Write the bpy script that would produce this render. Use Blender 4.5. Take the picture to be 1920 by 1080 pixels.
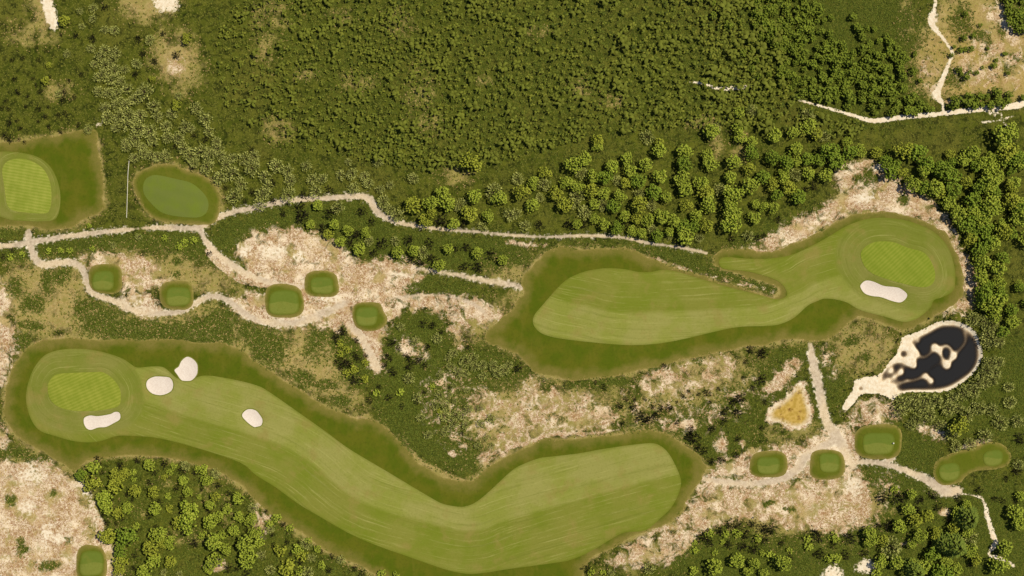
import bpy, math, random
import numpy as np
from mathutils import Vector
from mathutils.geometry import delaunay_2d_cdt

random.seed(7)
rng = np.random.default_rng(7)
for o in list(bpy.data.objects):
    bpy.data.objects.remove(o)

# ------------------------------------------------------------------ camera, sky, sun, exposure
S = 0.25                      # metres per photograph pixel on the ground
CAM_H = 600.0
scene = bpy.context.scene
col = scene.collection
cam_d = bpy.data.cameras.new('camera')
cam_d.sensor_width = 36.0
cam_d.lens = 36.0 * CAM_H / (1920 * S)
cam_d.clip_end = 20000
cam = bpy.data.objects.new('camera', cam_d)
cam.location = (0, 0, CAM_H)
col.objects.link(cam)
scene.camera = cam

SUN_EL, SUN_AZ = math.radians(60), math.radians(64)      # azimuth clockwise from the top of the photo
world = bpy.data.worlds.new('World')
scene.world = world
world.use_nodes = True
wn = world.node_tree
bg = wn.nodes['Background']
sky = wn.nodes.new('ShaderNodeTexSky')
sky.sky_type = 'NISHITA'
sky.sun_disc = False
sky.sun_elevation = SUN_EL
sky.sun_rotation = SUN_AZ
sky.altitude = 100
wn.links.new(sky.outputs['Color'], bg.inputs['Color'])
bg.inputs['Strength'].default_value = 0.06
sun_d = bpy.data.lights.new('sun', 'SUN')
sun_d.energy = 4.8
sun_d.angle = math.radians(0.6)
sun_d.color = (1.0, 0.905, 0.67)
sun = bpy.data.objects.new('sun', sun_d)
sdir = Vector((math.sin(SUN_AZ) * math.cos(SUN_EL), math.cos(SUN_AZ) * math.cos(SUN_EL), math.sin(SUN_EL)))
sun.rotation_euler = sdir.to_track_quat('Z', 'Y').to_euler()
sun.location = (0, 0, 300)
col.objects.link(sun)
vs = scene.view_settings
vs.view_transform = 'Standard'
vs.look = 'None'
vs.exposure = -0.12
vs.gamma = 1.0
vs.use_curve_mapping = False
scene.cycles.max_bounces = 5
scene.cycles.transparent_max_bounces = 12

# ------------------------------------------------------------------ helpers: coordinates
def W(p):
    """photo pixel -> ground metres"""
    return ((p[0] - 960) * S, (540 - p[1]) * S)

def F(flat, x0=0, y0=0, k=1.0):
    """flat list of numbers -> list of ground points"""
    return [W((x0 + flat[i] / k, y0 + flat[i + 1] / k)) for i in range(0, len(flat), 2)]

def smooth(pts, n=5, closed=True):
    """Catmull-Rom through the points"""
    P = np.array(pts, float)
    m = len(P)
    out = []
    rngi = range(m) if closed else range(m - 1)
    for i in rngi:
        if closed:
            p0, p1, p2, p3 = P[i - 1], P[i], P[(i + 1) % m], P[(i + 2) % m]
        else:
            p0, p1, p2, p3 = P[max(i - 1, 0)], P[i], P[i + 1], P[min(i + 2, m - 1)]
        for t in np.arange(n) / n:
            out.append(0.5 * ((2 * p1) + (-p0 + p2) * t + (2 * p0 - 5 * p1 + 4 * p2 - p3) * t * t + (-p0 + 3 * p1 - 3 * p2 + p3) * t ** 3))
    if not closed:
        out.append(P[-1])
    return np.array(out)

def seg_dist(X, Y, poly, closed):
    """distance to a polyline, signed side, arc length"""
    P = np.asarray(poly)
    n = len(P)
    best = np.full(X.shape, 1e9)
    side = np.zeros(X.shape)
    arc = np.zeros(X.shape)
    acc = 0.0
    for i in range(n if closed else n - 1):
        a, b = P[i], P[(i + 1) % n]
        d = b - a
        L2 = max(d @ d, 1e-9)
        t = np.clip(((X - a[0]) * d[0] + (Y - a[1]) * d[1]) / L2, 0, 1)
        dx, dy = X - a[0] - t * d[0], Y - a[1] - t * d[1]
        q = dx * dx + dy * dy
        m = q < best
        best = np.where(m, q, best)
        side = np.where(m, np.sign(d[0] * dy - d[1] * dx), side)
        arc = np.where(m, acc + t * math.sqrt(L2), arc)
        acc += math.sqrt(L2)
    return np.sqrt(best), side, arc

def inside(X, Y, poly):
    P = np.asarray(poly)
    r = np.zeros(X.shape, bool)
    j = len(P) - 1
    for i in range(len(P)):
        xi, yi, xj, yj = P[i][0], P[i][1], P[j][0], P[j][1]
        if yi != yj:
            c = ((yi > Y) != (yj > Y)) & (X < (xj - xi) * (Y - yi) / (yj - yi) + xi)
            r ^= c
        j = i
    return r

# ------------------------------------------------------------------ the ground raster (land cover and relief)
ST = 0.6
gx = np.arange(-264, 264.01, ST)
gy = np.arange(-156, 156.01, ST)
GX, GY = np.meshgrid(gx, gy)
NYR, NXR = GX.shape

def blur(a, r):
    """three box blurs, radius in metres"""
    k = max(1, int(round(r / ST)))
    for _ in range(3):
        for ax in (0, 1):
            p = np.pad(a, [(k + 1, k) if i == ax else (0, 0) for i in (0, 1)], mode='edge')
            c = np.cumsum(p, axis=ax)
            n = a.shape[ax]
            hi = np.take(c, np.arange(2 * k + 1, 2 * k + 1 + n), axis=ax)
            lo = np.take(c, np.arange(0, n), axis=ax)
            a = (hi - lo) / (2 * k + 1)
    return a

def fill(poly, soft=0.0):
    P = np.asarray(poly)
    m = np.zeros(GX.shape)
    x0, x1 = np.searchsorted(gx, [P[:, 0].min() - ST, P[:, 0].max() + ST])
    y0, y1 = np.searchsorted(gy, [P[:, 1].min() - ST, P[:, 1].max() + ST])
    if x1 > x0 and y1 > y0:
        m[y0:y1, x0:x1] = inside(GX[y0:y1, x0:x1], GY[y0:y1, x0:x1], P)
    return blur(m, soft) if soft else m

def stroke(flat, width, soft=0.5, x0=0, y0=0, k=1.0):
    """a soft line; width in photo pixels (a number, or one per point)"""
    P = smooth(F(flat, x0, y0, k), 4, False)
    wv = np.interp(np.linspace(0, 1, len(P)), np.linspace(0, 1, len(width)), width) if hasattr(width, '__len__') else np.full(len(P), width)
    m = np.zeros(GX.shape)
    for i in range(len(P) - 1):
        a, b = P[i], P[i + 1]
        w = 0.5 * (wv[i] + wv[i + 1]) * S * 0.5
        pad = w + 3 * soft + ST
        ix0, ix1 = np.searchsorted(gx, [min(a[0], b[0]) - pad, max(a[0], b[0]) + pad])
        iy0, iy1 = np.searchsorted(gy, [min(a[1], b[1]) - pad, max(a[1], b[1]) + pad])
        if ix1 <= ix0 or iy1 <= iy0:
            continue
        d, _, _ = seg_dist(GX[iy0:iy1, ix0:ix1], GY[iy0:iy1, ix0:ix1], [a, b], False)
        v = np.clip((w - d) / (2 * soft) + 0.5, 0, 1)
        m[iy0:iy1, ix0:ix1] = np.maximum(m[iy0:iy1, ix0:ix1], v)
    return m

def spot(x, y, rx, ry=None, ang=0.0):
    """soft round patch, photo pixels"""
    ry = ry or rx
    cx, cy = W((x, y))
    c, s = math.cos(ang), math.sin(ang)
    u = ((GX - cx) * c + (GY - cy) * s) / (rx * S)
    v = (-(GX - cx) * s + (GY - cy) * c) / (ry * S)
    return np.clip(1.4 - np.sqrt(u * u + v * v), 0, 1) ** 1.0

def sample(A, x, y):
    fx = np.clip((np.asarray(x) - gx[0]) / ST, 0, NXR - 1.001)
    fy = np.clip((np.asarray(y) - gy[0]) / ST, 0, NYR - 1.001)
    ix, iy = fx.astype(int), fy.astype(int)
    tx, ty = fx - ix, fy - iy
    return (A[iy, ix] * (1 - tx) + A[iy, ix + 1] * tx) * (1 - ty) + (A[iy + 1, ix] * (1 - tx) + A[iy + 1, ix + 1] * tx) * ty

def lattice(cell, seed):
    """smooth value noise 0..1"""
    r = np.random.default_rng(seed)
    nx, ny = int((gx[-1] - gx[0]) / cell) + 4, int((gy[-1] - gy[0]) / cell) + 4
    L = r.random((ny, nx))
    fx, fy = (GX - gx[0]) / cell, (GY - gy[0]) / cell
    ix, iy = fx.astype(int), fy.astype(int)
    tx, ty = fx - ix, fy - iy
    tx, ty = tx * tx * (3 - 2 * tx), ty * ty * (3 - 2 * ty)
    return (L[iy, ix] * (1 - tx) + L[iy, ix + 1] * tx) * (1 - ty) + (L[iy + 1, ix] * (1 - tx) + L[iy + 1, ix + 1] * tx) * ty

# ------------------------------------------------------------------ outlines traced on the ground
ROUGH_A = smooth(F([8,760, 15,715, 35,670, 62,645, 110,630, 170,634, 240,637, 320,634, 400,640, 440,650, 470,672, 520,705, 570,735,
    625,770, 660,783, 700,787, 730,810, 760,840, 785,868, 820,884, 850,897, 880,905, 900,890, 940,858, 985,836, 1027,825, 1120,818, 1185,810,
    1235,809, 1272,825, 1310,852, 1328,877, 1315,897, 1292,930, 1282,952, 1258,976, 1210,1000, 1160,1018, 1120,1042, 1092,1062, 1070,1110,
    900,1125, 755,1100, 692,1072, 630,1045, 580,1015, 530,980, 480,938, 450,912, 410,888, 370,872, 300,858, 220,856, 165,866, 140,880, 100,860,
    60,840, 20,805]), 4)
FAIR_A = smooth(F([50,745, 55,715, 68,685, 90,663, 130,654, 180,657, 225,670, 245,682, 258,689, 285,687, 305,688, 317,696, 330,708, 345,712,
    362,710, 385,704, 430,710, 480,722, 505,735, 555,770, 611,810, 655,842, 730,887, 805,932, 830,945, 855,950, 872,950, 892,942, 917,922,
    958,884, 982,870, 1012,859, 1035,856, 1085,850, 1135,841, 1185,834, 1222,831, 1240,837, 1255,852, 1270,880, 1277,902, 1274,922, 1260,950,
    1240,970, 1210,994, 1172,998, 1147,1010, 1110,1032, 1072,1049, 1035,1056, 960,1066, 892,1076, 855,1073, 817,1062, 755,1040, 705,1022, 655,1000,
    605,972, 555,942, 517,914, 480,891, 450,867, 375,842, 300,822, 250,817, 220,817, 195,825, 170,829, 137,826, 105,817, 78,808, 63,792, 54,770]), 4)
GREEN_A = smooth(F([365,740, 390,680, 440,645, 560,635, 700,630, 780,632, 850,680, 900,750, 910,810, 895,880, 800,910, 650,922, 520,912, 430,880, 380,820], 0, 540, 4), 4)
ROUGH_B = smooth(F([981,540, 980,517, 997,495, 1022,473, 1045,466, 1085,464, 1150,466, 1177,469, 1208,475, 1228,488, 1285,511, 1322,522, 1360,534,
    1397,543, 1430,552, 1455,555, 1462,549, 1455,536, 1425,527, 1390,519, 1352,509, 1336,497, 1337,482, 1348,471, 1372,466, 1410,471, 1440,473, 1470,466,
    1500,453, 1540,432, 1580,412, 1605,402, 1642,398, 1690,402, 1730,414, 1765,438, 1790,470, 1803,510, 1805,545, 1798,564, 1772,580, 1752,592, 1727,606,
    1692,620, 1665,611, 1627,597, 1605,598, 1580,617, 1560,632, 1515,638, 1477,641, 1440,647, 1385,653, 1335,661, 1272,677, 1222,691, 1172,701,
    1122,708, 1072,712, 1035,708, 1005,697, 985,680, 960,661, 925,648, 908,635, 920,615, 942,597, 962,580, 972,560]), 4)
FAIR_B = smooth(F([999,602, 1003,589, 1018,571, 1045,540, 1066,522, 1097,509, 1135,503, 1172,505, 1197,510, 1220,510, 1242,506, 1267,509, 1310,522,
    1372,540, 1420,552, 1455,561, 1474,556, 1474,544, 1460,528, 1430,516, 1395,508, 1360,505, 1349,498, 1348,488, 1360,482, 1400,485, 1440,485, 1480,479,
    1510,467, 1550,446, 1585,425, 1620,412, 1655,408, 1700,414, 1745,432, 1775,462, 1788,500, 1790,528, 1785,546, 1766,557, 1750,563, 1744,576, 1727,592,
    1710,601, 1690,603, 1660,594, 1615,582, 1590,568, 1570,562, 1547,560, 1532,565, 1515,573, 1490,595, 1465,607, 1440,611, 1385,613, 1335,623, 1285,635,
    1235,644, 1185,647, 1135,644, 1060,636, 1020,627, 1004,615]), 4)
GREEN_B = smooth(F([695,830, 720,780, 780,742, 860,730, 950,740, 1050,780, 1140,805, 1190,840, 1230,910, 1248,980, 1235,1040, 1190,1070, 1120,1072,
    1000,1045, 880,1010, 780,970, 720,910], 1440, 270, 4), 4)
ROUGH_C = smooth(F([-60,340, -60,270, 30,265, 90,256, 150,246, 180,248, 188,275, 192,320, 195,370, 195,392, 170,408, 140,424, 110,430, 60,428, 20,424, -60,420]), 4)
FAIR_C = smooth(F([-160,300, -120,80, 0,58, 100,60, 250,85, 350,140, 410,220, 445,320, 455,420, 440,520, 400,570, 300,580, 200,578, 80,570, 0,545, -120,520], 0, 270, 4), 4)
GREEN_C = smooth(F([18,210, 30,160, 70,125, 150,110, 240,130, 320,180, 365,250, 385,330, 388,430, 370,500, 330,522, 200,515, 100,500, 55,460, 40,380, 30,300], 0, 270, 4), 4)
ROUGH_D = smooth(F([1000,260, 1060,200, 1180,155, 1300,155, 1420,200, 1550,250, 1630,340, 1655,440, 1635,540, 1590,598, 1450,605, 1300,590, 1180,570, 1100,510, 1040,420, 1005,340], 0, 270, 4), 4)
GREEN_D = smooth(F([1075,320, 1095,265, 1150,235, 1220,240, 1330,265, 1430,290, 1500,340, 1550,400, 1565,460, 1545,520, 1490,550, 1400,550, 1280,535, 1200,505, 1130,440, 1085,380], 0, 270, 4), 4)
BUNKERS = [
    ('long white sand bunker with a knobbed right end, just below the left green', F([632,1000, 640,970, 680,955, 740,960, 830,945, 860,930, 890,930, 905,950, 900,985, 860,1010, 800,1040, 740,1045, 690,1062, 660,1055, 640,1030], 0, 540, 4)),
    ('oval white sand bunker cut into the neck right of the left green', F([1098,715, 1115,685, 1160,665, 1220,665, 1270,672, 1293,700, 1297,740, 1280,775, 1235,798, 1190,803, 1140,790, 1105,755], 0, 540, 4)),
    ('pear-shaped white sand bunker in the dark rough, upper of the left pair', F([1310,615, 1340,590, 1360,550, 1390,522, 1415,517, 1450,535, 1478,570, 1482,610, 1475,650, 1440,690, 1400,697, 1360,690, 1330,650], 0, 540, 4)),
    ('small lone white sand bunker in the middle of the curving fairway', F([454,779, 460,770, 469,767, 480,770, 487,778, 492,787, 490,797, 482,800, 475,800, 462,790])),
    ('white sand bunker with a scalloped top, just below the upper right green', F([1614,538, 1617,531, 1625,526, 1638,528, 1657,536, 1675,538, 1688,541, 1700,551, 1698,560, 1688,567, 1672,564, 1652,557, 1636,555, 1622,550])),
]
BUNKERS = [(l, smooth(p, 4)) for l, p in BUNKERS]

def rrect(x0, y0, x1, y1, seed, p=3.0, rot=0.0, n=40):
    """rounded, slightly uneven rectangle in photo pixels"""
    r = random.Random(seed)
    cx, cy, a, b = (x0 + x1) / 2, (y0 + y1) / 2, (x1 - x0) / 2, (y1 - y0) / 2
    ph = [r.uniform(0, 6.28) for _ in range(3)]
    pts = []
    for i in range(n):
        t = 2 * math.pi * i / n
        c, s = math.cos(t), math.sin(t)
        q = (abs(c) ** p + abs(s) ** p) ** (-1 / p)
        q *= 1 + 0.03 * math.sin(2 * t + ph[0]) + 0.025 * math.sin(3 * t + ph[1])
        x, y = a * q * c, b * q * s
        pts.append(W((cx + x * math.cos(rot) - y * math.sin(rot), cy + x * math.sin(rot) + y * math.cos(rot))))
    return np.array(pts)

TEES = [  # label, inner box, outer box
    ('small square tee at the left end of the sandy path, leftmost in its row', (175,508,215,545), (167,495,231,550)),
    ('tee second from the left on the sandy path, beside the wide pale sand', (313,538,357,574), (301,526,363,581)),
    ('largest tee of the sandy path row, below and left of the small tee', (504,545,561,590), (496,533,569,596)),
    ('tee touching the large tee at its upper right, near the dark thicket', (583,519,625,551), (570,508,635,557)),
    ('tee on the sand with a bulging right side, above the narrow grey track', (668,575,708,611), (661,566,727,621)),
    ('tee near the right tip of the curving fairway, above the grey path', (1420,856,1461,889), (1407,845,1476,896)),
    ('tee with a dark round surround, inside the bend of the grey path', (1536,850,1574,885), (1517,844,1585,899)),
    ('wide tee with one white marker at its right edge', (1618,810,1675,852), (1602,796,1692,860)),
    ('tee at the bottom edge between pale sand and the leafy wood', (152,1032,196,1078), (145,1021,201,1092)),
]
TEE_TWIN = [
    ('lower left tee of the two sharing one long mown bank', (1760,867,1798,901)),
    ('upper right tee of the two sharing one long mown bank', (1842,843,1879,873)),
]
TWIN_BANK = smooth(F([1235,290, 1270,205, 1400,150, 1550,110, 1650,75, 1740,85, 1800,130, 1820,200, 1790,250, 1700,280, 1560,290, 1480,330, 1440,375, 1330,398, 1260,370], 1440, 810, 4), 4)

BANK = smooth(F([565,915, 570,870, 600,820, 640,760, 650,700, 700,675, 780,665, 850,640, 900,570, 960,500, 990,430, 1010,370, 1080,345, 1150,315, 1250,265,
    1340,240, 1430,255, 1510,290, 1560,340, 1590,420, 1610,490, 1590,560, 1540,640, 1470,700, 1350,770, 1200,785, 1080,780, 990,800, 940,840, 890,815,
    800,790, 700,800, 650,860, 600,915], 1440, 540, 4), 3)
WATER = smooth(F([1068,425, 1130,385, 1200,355, 1270,312, 1340,290, 1420,296, 1485,322, 1535,370, 1562,430, 1572,500, 1560,565, 1520,625, 1450,675, 1370,725,
    1280,748, 1180,757, 1080,752, 1000,765, 970,745, 990,705, 930,700, 880,720, 865,680, 890,615, 950,582, 1010,572, 1070,600, 1095,560, 1100,530, 1130,505, 1100,450], 1440, 540, 4), 4)

# pond depth: 0 dry, 1 deep
def cs(X, Y, r): return spot(1440 + X / 4, 540 + Y / 4, r / 4)
def cl(flat, w): return stroke(flat, w / 5, 0.6, 1440, 540, 4)
wet = blur(fill(WATER), 1.2)
ring = np.zeros(GX.shape)
dry = np.zeros(GX.shape)
for X, Y, r in ((1255,445,34), (1395,512,32), (1345,578,36), (1185,660,28), (1225,697,28), (1000,632,28), (1290,480,24), (1100,585,24), (1075,455,34), (1110,490,30), (1060,520,44), (1085,560,34), (1040,475,36), (930,620,22), (1130,400,16), (905,640,14), (930,600,14), (955,668,20), (900,690,20), (1010,600,12), (1045,690,14)):
    dry = np.maximum(dry, cs(X, Y, r))
dry = np.maximum(dry, 0.9 * cl([1300,480, 1310,445, 1340,432, 1372,452, 1390,500, 1378,540, 1345,560, 1315,535, 1300,490], 30))
dry = np.maximum(dry, 0.55 * cl([1478,335, 1488,400, 1455,450, 1410,495], 34))
dry = np.maximum(dry, 0.60 * cl([1120,500, 1160,522, 1200,510, 1240,470], 30))
dry = np.maximum(dry, 0.75 * cl([985,715, 1060,698, 1110,690, 1185,662, 1215,690], 26))
dry = np.maximum(dry, 0.80 * cl([880,720, 920,690, 960,660, 1000,635], 22))
dry = np.maximum(dry, 0.55 * cl([1220,612, 1260,582, 1300,560, 1345,575], 20))
hole = np.clip(np.maximum(cs(1022,495,28), 0.7 * cs(700,755,22)), 0, 1)
wet = np.clip(wet * (1 - blur(np.clip(dry * 1.6, 0, 1), 0.7)) + 0.55 * hole, 0, 1)
bank_in = fill(BANK)

# land cover channels
sand = np.zeros(GX.shape); dryg = np.zeros(GX.shape); veg = np.zeros(GX.shape)
path = np.zeros(GX.shape); clean = np.zeros(GX.shape); mustard = np.zeros(GX.shape)
SOFT = 1.6
def put(A, flat, v=1.0, soft=2.0, **k):
    np.maximum(A, v * fill(smooth(F(flat, **k), 3), soft * SOFT), out=A)
def cut(A, flat, v=1.0, soft=2.0, **k):
    A *= 1 - v * fill(smooth(F(flat, **k), 3), soft)
def puts(A, lst, v=1.0):
    for s in lst:
        np.maximum(A, v * spot(*s), out=A)

# dry grass
put(dryg, [20,490, 150,490, 170,560, 250,590, 400,570, 480,610, 640,615, 650,700, 700,780, 660,778, 560,730, 480,690, 440,650, 100,630, 60,640, 20,620, 0,560, 0,500], .85, 3)
put(dryg, [120,475, 300,470, 390,490, 440,520, 470,560, 400,560, 300,540, 180,520], .8, 3)
put(dryg, [1700,120, 1740,40, 1800,-20, 1950,-20, 1950,190, 1860,172, 1800,185, 1760,185, 1712,170], 1.0, 2)
put(dryg, [1712,130, 1745,70, 1800,40, 1900,60, 1930,180, 1860,170, 1800,180, 1730,178], 1.0, 1)
put(dryg, [60,-20, 85,-20, 108,50, 85,60, 55,40], .8, 2)
put(dryg, [222,-20, 330,-20, 330,20, 300,34, 262,42, 238,28], .9, 2)
put(dryg, [880,600, 920,560, 985,540, 975,590, 925,625, 905,640, 870,660, 850,620], .7, 3)
put(dryg, [900,505, 1000,475, 985,540, 930,535], .8, 3)
put(dryg, [1550,640, 1600,605, 1690,625, 1660,700, 1600,700, 1560,690], .75, 3)
put(dryg, [1440,780, 1560,800, 1560,830, 1480,850, 1400,840], .6, 4)
put(dryg, [880,720, 1000,700, 1160,740, 1300,670, 1400,655, 1440,700, 1380,740, 1180,800, 1000,830, 900,880, 860,820], .8, 5)
put(dryg, [1270,1000, 1320,930, 1650,900, 1660,990, 1500,1010, 1350,985, 1200,1060, 1110,1085, 1130,1050], .8, 4)
put(dryg, [-20,860, 90,855, 150,880, 200,985, 215,1100, -20,1100], .8, 4)
puts(dryg, [(330,110,52,62,.5), (345,140,40,50), (745,45,32), (670,155,38,24), (520,245,32), (510,30,45,35), (790,180,30,60), (1090,165,26,20), (1150,190,30,14), (500,90,30,45), (805,230,26), (1385,275,20,40),(1345,270,16,30), (855,330,40,24), (1700,30,20,60), (300,905,25,12), (262,960,18,14), (345,1010,40,22), (390,920,20,30), (425,960,20,30), (470,905,14), (1320,230,40,14), (640,30,30,18), (575,140,24,16), (905,150,20,12), (1010,60,24,14), (60,60,60,30), (110,170,40,20)], .5)
np.maximum(dryg, .85 * spot(330,112,50,58,.5), out=dryg)
# dark vegetation
put(veg, [500,-30, 1480,-30, 1500,190, 1300,240, 1000,280, 760,300, 620,250, 520,150], .36, 8)
put(veg, [1380,-30, 1700,-30, 1720,120, 1750,200, 1640,215, 1500,180, 1420,110], .8, 5)
for f, v in (([150,555, 230,592, 330,606, 400,585, 430,570, 445,640, 380,645, 230,640, 150,612], 1), ([440,612, 470,602, 545,632, 515,692, 470,668], .9),
             ([582,620, 612,608, 602,682, 572,668], .9), ([615,622, 645,610, 690,675, 702,715, 650,722, 620,660], 1),
             ([720,640, 755,592, 835,590, 842,650, 920,652, 990,690, 985,722, 930,740, 880,752, 900,820, 905,885, 860,885, 800,862, 740,822, 700,762, 700,712], 1),
             ([392,450, 440,408, 500,396, 620,382, 690,382, 735,425, 800,436, 960,452, 1000,478, 960,500, 900,502, 830,506, 760,500, 700,486, 645,462, 590,428, 500,425, 440,460, 420,472], 1),
             ([75,455, 250,438, 370,434, 398,480, 380,492, 300,468, 200,470, 120,482, 85,482], .9), ([-20,470, 50,463, 62,490, 20,486, -20,490], .9), ([-20,432, 40,430, 48,446, -20,455], .8),
             ([725,532, 770,513, 830,525, 890,545, 880,562, 820,546, 750,552], .9), ([1020,450, 1200,460, 1340,487, 1392,524, 1350,512, 1280,500, 1220,474, 1100,464, 1020,462], .9),
             ([1150,742, 1250,742, 1350,722, 1440,655, 1512,652, 1490,690, 1430,745, 1440,805, 1400,840, 1340,875, 1270,822, 1200,812, 1150,792], .62),
             ([1560,655, 1580,700, 1630,735, 1600,720, 1580,745, 1560,780, 1545,730, 1540,660], .8), ([1640,860, 1690,880, 1750,910, 1760,960, 1660,960, 1625,890], .9),
             ([1690,800, 1760,830, 1750,880, 1690,870, 1670,850], .9), ([1440,690, 1500,700, 1520,760, 1510,800, 1440,800, 1430,760], .6),
             ([1460,1010, 1580,985, 1660,960, 1760,940, 1900,900, 1930,1090, 1290,1090, 1300,1010, 1360,980], .75), ([150,870, 300,862, 400,890, 500,960, 600,1030, 700,1090, 210,1090, 190,960], .45),
             ([1690,740, 1800,720, 1930,620, 1930,880, 1880,830, 1760,810], .8), ([1380,440, 1500,400, 1540,385, 1480,440, 1400,470], .7), ([960,690, 1000,705, 985,740, 950,740], .8)):
    put(veg, f, v, 1.5)
puts(veg, [(640,752,20,14), (568,708,36,14,-.5), (610,722,22,10), (30,540,20), (60,570,26,20), (90,530,14,30), (60,610,25,10), (40,640,20), (110,520,18), (20,850,40,12), (70,860,28,10), (20,880,18), (100,925,9), (20,935,14), (130,1010,12), (90,1060,35,16), (40,1030,16,30), (1600,990,14,30), (1310,960,7,14), (1272,972,6,10), (1480,955,14,7), (1440,945,16,8), (1630,335,24,16), (1692,372,14), (1790,145,24,20), (1530,432,20,5,.2), (1400,450,30,6,.3), (1650,790,22,16),(330,490,12,8),(275,500,6,10),(330,515,8),(125,510,12,20),(1155,715,40,8),(1230,690,14,10),(1310,680,10),(1290,720,8,20),(1020,725,14),(1000,755,20,14),(1040,780,22,12),(1100,760,24,12),(990,790,14),(930,790,30,20),(1100,720,40,8)], .95)
puts(veg, [(1800,40,22,40), (1830,70,20,14), (1850,90,14,30), (1900,110,24,10), (1880,60,10,14), (1815,130,9), (1890,130,16), (1862,145,12), (1900,20,40,50), (1540,690,8,30), (1560,670,10,24),(1450,740,10,40),(1600,640,20,10),(1620,670,18,9)], .9)
# mottled sand
for f, v in (([440,470, 470,438, 540,428, 600,440, 640,465, 670,490, 730,484, 790,500, 720,530, 730,552, 900,562, 940,602, 900,602, 840,572, 760,572, 735,602, 715,640, 718,700, 690,690, 688,660, 650,622, 560,612, 480,607, 430,572, 440,560, 480,545, 560,540, 500,530, 455,500], .95),
             ([150,482, 200,472, 270,482, 300,502, 320,532, 280,545, 240,562, 225,522, 170,502], .75), ([-20,530, 12,540, 22,600, 34,640, 18,700, 0,722, -20,730], .85), ([-20,790, 8,800, 22,832, -20,842], .8),
             ([-20,880, 40,872, 90,864, 120,892, 140,902, 162,922, 182,960, 197,985, 190,1000, 215,1040, 212,1100, -20,1100], .98),
             ([980,705, 1030,720, 1060,740, 1100,735, 1150,770, 1160,800, 1100,815, 1000,825, 950,850, 915,872, 905,850, 940,820, 900,800, 870,760, 890,725, 930,740, 960,760], .54),
             ([1150,745, 1180,722, 1240,690, 1300,680, 1350,665, 1390,670, 1370,700, 1350,730, 1290,735, 1240,742, 1200,735], .54), ([790,690, 880,700, 900,760, 930,800, 890,850, 840,850, 790,780], .30), ([1170,760, 1260,740, 1330,740, 1420,700, 1430,740, 1380,790, 1300,815, 1200,805], .30), ([720,545, 800,552, 870,556, 930,596, 910,610, 840,585, 750,580], .8), ([640,500, 720,488, 800,500, 740,560, 640,600, 560,608, 560,590, 640,560], .9),
             ([1330,892, 1400,912, 1480,907, 1510,882, 1590,872, 1622,900, 1642,950, 1652,980, 1600,992, 1580,1007, 1530,992, 1480,992, 1430,980, 1370,975, 1300,1012, 1270,1052, 1180,1062, 1130,1062, 1180,1022, 1250,985, 1292,940], .72),
             ([1340,872, 1400,845, 1430,842, 1500,830, 1540,812, 1602,802, 1612,872, 1480,907, 1400,907, 1330,897], .85),
             ([1385,476, 1440,445, 1490,410, 1530,396, 1570,368, 1568,335, 1590,310, 1642,304, 1660,325, 1695,345, 1725,365, 1765,396, 1780,420, 1795,450, 1818,500, 1828,530, 1818,582, 1760,590, 1800,550, 1800,500, 1780,460, 1740,420, 1690,403, 1640,398, 1590,408, 1530,435, 1480,462, 1440,472], .92),
             ([1580,772, 1620,750, 1660,745, 1690,770, 1682,790, 1602,802], .7), ([1545,640, 1562,660, 1577,700, 1560,706, 1545,670], .75), ([830,585, 870,580, 890,600, 870,655, 850,640], .7), ([1430,735, 1465,690, 1498,668, 1490,705, 1445,745], .95),
             ([735,645, 770,630, 800,660, 795,680, 750,665], .6), ([475,950, 500,960, 500,1005, 485,1000], .85), ([1720,800, 1760,800, 1770,818, 1735,822], .85),
             ([1725,920, 1800,905, 1790,930], .7), ([1790,90, 1860,60, 1930,90, 1930,160, 1860,165, 1800,170], .5), ([1840,10, 1880,20, 1925,75, 1925,110, 1885,70, 1850,40], .6), ([1715,120, 1750,110, 1765,170, 1745,175], .42), ([1640,880, 1680,895, 1700,920, 1650,960], .35)):
    put(sand, f, v, 1.3)
puts(sand, [(1290,797,18,14), (1352,830,14,18), (1393,832,8,8), (900,893,8,5), (848,850,8), (905,865,12), (940,760,24,12), (1830,830,40,6,.3), (870,835,10,7), (1265,800,12), (1880,30,10,30,.4), (1770,960,12,8), (1780,190,18,5), (1830,140,40,22), (1900,60,20,30), (330,125,18), (215,640,20,4,.1), (405,1060,22,12), (1700,1020,10,8)], .8)
cut(sand, [1600,335, 1630,315, 1650,330, 1640,352, 1610,350], .8)
for s in ((1692,372,12), (100,925,8), (20,940,14), (130,1012,10), (90,1060,26,12), (300,515,16,8), (40,1030,12,24), (1480,955,12,6), (1440,945,14,7),(500,545,18,6),(170,1000,12,30),(160,940,12,20),(1360,1000,20,6),(70,890,18,10)):
    sand *= 1 - 0.85 * spot(*s)
veg = np.maximum(veg, .95 * stroke([1235,470, 1280,488, 1330,505, 1390,525, 1450,545], 14, 1))
sand = np.maximum(sand, .38 * stroke([1225,482, 1260,496, 1300,510, 1350,523, 1400,534, 1450,547], 8))
sand = np.maximum(sand, .85 * stroke([390,470, 420,495, 460,520, 520,535], [10,26,26,14]))
sand = np.maximum(sand, .85 * stroke([960,838, 990,830, 1030,815, 1110,812, 1160,805], [10,8,8,7,3]))
dryg = np.maximum(dryg, .9 * stroke([485,690, 520,712, 570,742, 620,772, 655,785, 690,778], [6,9,9,9,8,5]))
dryg = np.maximum(dryg, .9 * stroke([755,820, 785,862, 820,880, 870,902], [6,8,8,6]))
veg *= 1 - .45 * fill(smooth(F([870,715, 1000,705, 1160,742, 1300,675, 1400,660, 1380,735, 1170,800, 1000,830, 910,870, 850,800]), 3), 5)
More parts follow.
